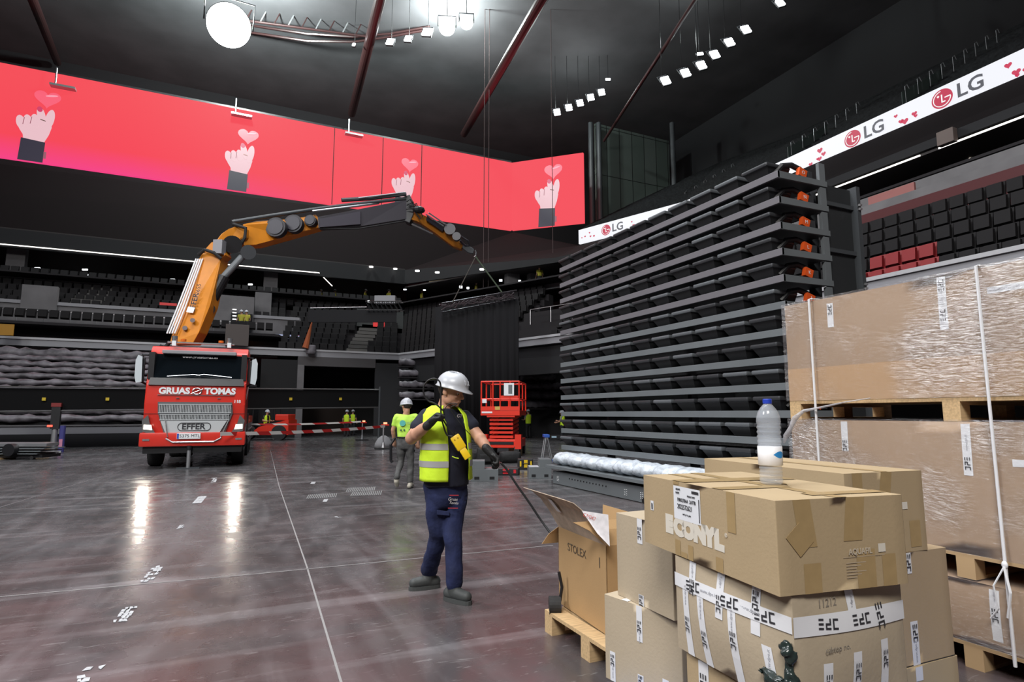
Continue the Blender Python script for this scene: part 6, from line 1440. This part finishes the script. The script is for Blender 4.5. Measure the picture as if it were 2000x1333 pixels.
MB().ball(P1(0, .048, -.080), (.048, .043, .030), frame((0, 0, 0), *frame_from(hf)).to_3x3().to_4x4()).build('stubble', beard, W1p, smooth=True, world=True)
# trouser logo and chest print
r_, fw_, up_ = ax1
q = J1(886, 977, -.20); lg = MB(); lg.m = frame(q, RT, (0, 0, 1), -FH); 
text('Gruas', .035, mat('logo_pale', (.45, .42, .42), .7), frame(J1(884, 976, -.165), (RT*.93-FH*.36).normalized(), (0, 0, 1), (-FH*.93-RT*.36).normalized()), parent=W1p, name='trouser_print', shear=.3); text('Tomás', .03, MC['logo_pale'], frame(J1(886, 983, -.165), (RT*.93-FH*.36).normalized(), (0, 0, 1), (-FH*.93-RT*.36).normalized()), parent=W1p, name='trouser_print', shear=.3)
MB(frame(J1(885, 969, -.165), RT, (0, 0, 1), -FH)).box(-.03, .045, 0, .008, 0, .001).box(-.04, .04, -.10, -.093, 0, .001).build('trouser_print', mat('logo_red_cloth', (.4, .03, .04), .7), W1p, world=True)
text('GT', .04, MC['logo_pale'], frame(J1(897, 813, -.13), r_*-1 if False else (RT*.75+FH*.66).normalized(), (0, 0, 1), fd), parent=W1p, name='chest_print', shear=.3)
plate([(853, 997, 4.88), (878, 1000, 4.88), (878, 1008, 4.88), (853, 1006, 4.88)], .012, navyt, 'pocket_flap', W1p, bev=.003)
# vest tab
MB().tube([J1(883, 892, -.21), J1(890, 895, -.21), J1(896, 896, -.21)], .004, 6).build('vest_tab', hv, W1p, world=True)
# remote control, hose loop and cable
t = thing('remote_control', 'yellow hand controller hanging from the worker\'s raised glove', 'remote control', J1(895, 870, -.28))
yl = mat('yellow_plastic', (.85, .55, .01), .4)
a, b_ = J1(887, 852, -.26), J1(905, 881, -.27); c_ = J1(914, 893, -.27); d = (b_-a).normalized(); n_ = (-FH*.97+RT*.2).normalized(); x_ = d.cross(n_).normalized(); n_ = x_.cross(d)
F = frame(a, x_, d, n_); L1 = (b_-a).length; L2 = (c_-b_).length+.01
MB(F).box(-.040, .040, 0, L1*.9, -.022, .022, bev=.014).build('body', yl, t, world=True, angle=50); MB(F).box(-.028, .028, L1*.88, L1+L2, -.018, .018, bev=.006).build('grip', yl, t, world=True, angle=50)
MB(F).cyl((-.015, .03, .02), (-.015, .03, .026), .006).cyl((.015, .03, .02), (.015, .03, .026), .006).build('buttons', mat('button_dim', (.5, .3, .02), .5), t, world=True); MB(F).cyl((-.02, -.02, 0), (-.02, .005, 0), .012).cyl((.02, -.02, 0), (.02, .005, 0), .012).build('cable_glands', black, t, world=True)
cb = mat('black_cable', (.012, .012, .013), .45)
def smooth_tube(pts, r, name, m, lab, cat='cable', dz=-.28, parent=None, n=8):
    P0 = [V(p) if len(p) == 3 and not isinstance(p, tuple) else J1(p[0], p[1], p[2] if len(p) > 2 else dz) for p in pts]; out = []
    for i in range(len(P0)-1):
        a = P0[max(0, i-1)]; b = P0[i]; c = P0[i+1]; d = P0[min(len(P0)-1, i+2)]
        for q in range(n):
            t = q/n; out.append(.5*((2*b)+(c-a)*t+(2*a-5*b+4*c-d)*t*t+(3*b-a-3*c+d)*t*t*t))
    out.append(P0[-1]); o = MB().tube(out, r, 8).build(name, m, parent, smooth=True, world=bool(parent))
    if not parent: tag(o, lab, cat)
    return o
smooth_tube([(866, 803), (850, 789), (836, 783), (828, 770), (828, 755), (836, 744), (848, 740), (858, 745), (861, 757), (861, 780), (861, 800), (862, 815), (866, 832), (873, 850), (884, 853)], .0065, 'hose_loop', cb, 'black cable looping behind the worker\'s helmet from his raised glove')
smooth_tube([(864, 818), (870, 828), (878, 840), (886, 849)], .006, 'control_cable', cb, 'short black cable from raised glove to the yellow controller')
smooth_tube([(868, 800), (876, 790), (886, 788), (893, 791), (880, 797), (890, 815), (905, 835), (919, 850, -.2)], .003, 'neck_strap', cb, 'thin black strap crossing the chest of the nearest worker')
smooth_tube([(978, 905, -.12), (990, 918, -.1), (1008, 946, -.1), (1032, 980, -.1), (1056, 1016, -.1), (1078, 1046, -.15)], .009, 'guide_cable', mat('cable_grey', (.02, .022, .024), .5), 'dark cable running from the lowered glove down to the open carton')
# ---- template figures
def std(label, px, py, z, h, ang, mats, pose=None, vox=.022, opt=None, hang=None, floor=True):
    base = U(px, py, z); base.z = 10.26
    if floor: base = onH(px, py)
    s = h/1.80; a = R(ang); f = (-FH*math.cos(a)+RT*math.sin(a)); r_ = f.cross(V((0, 0, 1)))
    P = dict(head=(0, .02, 1.60), neck=(0, 0, 1.44), shL=(-.19, 0, 1.40), shR=(.19, 0, 1.40), elL=(-.25, -.03, 1.12), elR=(.25, -.03, 1.12), wrL=(-.26, .10, .88), wrR=(.26, .10, .88), hdL=(-.26, .14, .80), hdR=(.26, .14, .80),
             hipL=(-.09, 0, .90), hipR=(.09, 0, .90), knL=(-.10, .03, .50), knR=(.10, .03, .50), anL=(-.11, 0, .10), anR=(.11, 0, .10), toL=(-.12, .15, .045), toR=(.12, .15, .045))
    P.update(pose or {}); G = {k: base+(r_*v[0]+f*v[1]+V((0, 0, v[2])))*s for k, v in P.items()}
    ha = R(hang if hang is not None else ang); hf_ = (-FH*math.cos(ha)+RT*math.sin(ha)+V((0, 0, -.1)))
    o_ = dict(hair=True); o_.update(opt or {})
    rt, P_, ax = build_person('person', label, G, f, hf_, mats, s, vox, o_)
    rt.location.z; return rt, G, ax, base, s
gray_shoe = mat('beige_shoe', (.42, .39, .33), .7)
dimhv = hv
r2, G2, ax2, b2, s2 = std('worker seen from behind in neon T-shirt and grey trousers, white helmet looking left', 790, 954, 11.6, 1.83, 176, dict(skin=skin, shirt=hv2, trousers=greyt, shoe=gray_shoe),
    dict(elL=(-.26, .0, 1.13), wrL=(-.25, .10, .90), shR=(.20, 0, 1.40), elR=(.27, -.04, 1.12), wrR=(.25, .02, .87), hdR=(.24, .05, .79), knL=(-.10, .05, .52), anL=(-.12, -.16, .20), toL=(-.12, -.12, .07), flat=(0, 0, 0)), .012, dict(flatL=False, sleeve=.6, torso=None, leg=(.10, .092, .070, .064, .060)), hang=212)
for st, dx, dz, sz, c_ in (('TDM', .09, 1.27, .06, 'print_grey'), ):
    text(st, sz, mat('print_grey', (.25, .35, .25), .7), frame(b2+(RT*dx+V((0, 0, dz)))*s2-FH*.130, RT, (0, 0, 1), -FH), parent=r2, name='back_print')
MB(frame(b2+(RT*-.04+V((0, 0, 1.27)))*s2-FH*.136, RT, (0, 0, 1), -FH)).prism(ell(0, 0, .06, .06, n=24), M.Identity(4), .01).build('back_print', mat('print_teal', (.10, .45, .40), .6), r2, world=True)
MB(frame(b2+V((0, 0, 1.12))*s2-FH*.14, RT, (0, 0, 1), -FH)).box(-.09, -.05, 0, .03, 0, .01).box(-.02, .01, 0, .035, 0, .01).box(.09, .13, 0, .04, 0, .01).build('back_print', mat('print_dark', (.05, .12, .05), .6), r2, world=True)
mb = MB(); mb.loft([[b2+(RT*a*math.cos(t)-FH*b__*math.sin(t)+V((0, 0, z)))*s2 for t in [6.28319*j/24 for j in range(24)]] for z, a, b__ in ((.975, .185, .145), (1.005, .185, .145))], caps=False); mb.build('belt', black, r2, world=True, fix=False)
MB().tube([b2+(RT*-.2-FH*.05+V((0, 0, .98)))*s2, b2+(RT*-.28-FH*.06+V((0, 0, .85)))*s2, b2+(RT*-.27-FH*.06+V((0, 0, .55)))*s2, b2+(RT*-.24-FH*.06+V((0, 0, .50)))*s2], .03, 6).build('harness_strap', black, r2, world=True)
dkt = mat('dark_trousers', (.02, .021, .025), .85)
def wk(shirt=navy, vest=hv, tro=dkt): return dict(skin=skin, shirt=shirt, vest=vest, trousers=tro, shoe=black)
bands = lambda z, s: ()
std('distant worker in yellow vest seen from behind, left of the pair by the portal', 676, 853, 0, 1.78, 180, wk(), vox=.025)
std('distant worker in yellow vest, right of the pair by the portal', 688, 851, 0, 1.80, 175, wk(), vox=.025)
std('distant worker in yellow vest facing left beside the scissor lift', 1032, 856, 0, 1.80, 215, wk(greym), dict(elL=(-.22, .1, 1.12), wrL=(-.15, .35, 1.10), hdL=(-.14, .43, 1.12), elR=(.22, .1, 1.12), wrR=(.15, .35, 1.10), hdR=(.14, .43, 1.12)), vox=.025)
std('distant worker in yellow vest half hidden at the far end of the seat stack', 1099, 862, 0, 1.70, 250, wk(greym), dict(elL=(-.22, .1, 1.12), wrL=(-.12, .32, 1.05), hdL=(-.1, .4, 1.05), elR=(.22, .1, 1.12), wrR=(.12, .32, 1.15), hdR=(.1, .4, 1.15)), vox=.025)
std('driver in yellow vest seated on the red forklift behind the truck', 519, 860, 0, 1.75, 60, wk(black), dict(knL=(-.12, .42, .85), knR=(.12, .42, .85), anL=(-.12, .5, .5), anR=(.12, .5, .5), toL=(-.12, .64, .45), toR=(.12, .64, .45), wrL=(-.15, .35, 1.1), wrR=(.15, .35, 1.1), hdL=(-.14, .42, 1.12), hdR=(.14, .42, 1.12)), vox=.03)
far = mat('dim_vest', (.45, .42, .05), .8)
for i, (px_, top, z, ang, lab) in enumerate(((655, 547, 49, 180, 'far gallery worker bending over below the end of the light line'), (714, 553, 49, 90, 'far gallery worker crouching left of the tube light'), (760, 545, 49, 150, 'far gallery worker under the tube light'), (824, 546, 49, 120, 'far gallery worker left of the lit doorway'), (930, 547, 46, 100, 'far gallery worker seen through the lifting slings'), (1054, 530, 41, 200, 'far gallery worker right of the far column'), (628, 541, 49, 40, 'far gallery worker at the left by the kinked light line'))):
    q = U(px_, top, z); std(lab, px_, top, z, 1.75, ang, wk(far, None), dict() , vox=.045, floor=False)
    o = [x for x in C.objects if x.get('label') == lab][0]
for (px_, yb, lab) in ((469, 645, 'worker standing in the far white doorway, left of two'), (479, 645, 'worker standing in the far white doorway, right of two')):
    b_ = onY(px_, 660, 42.0); b_.z = 6.65
    f = -FH
    P = dict(head=(0, .02, 1.60), neck=(0, 0, 1.44), shL=(-.19, 0, 1.40), shR=(.19, 0, 1.40), elL=(-.25, -.03, 1.12), elR=(.25, -.03, 1.12), wrL=(-.26, .10, .88), wrR=(.26, .10, .88), hdL=(-.26, .14, .80), hdR=(.26, .14, .80), hipL=(-.09, 0, .90), hipR=(.09, 0, .90), knL=(-.10, .03, .50), knR=(.10, .03, .50), anL=(-.11, 0, .10), anR=(.11, 0, .10), toL=(-.12, .15, .045), toR=(.12, .15, .045))
    G = {k: b_+RT*-v[0]+f*v[1]+V((0, 0, v[2]*.9)) for k, v in P.items()}
    build_person('person', lab, G, f, f, wk(far, None), .95, .045)

bpy.data.scenes.remove(TS)
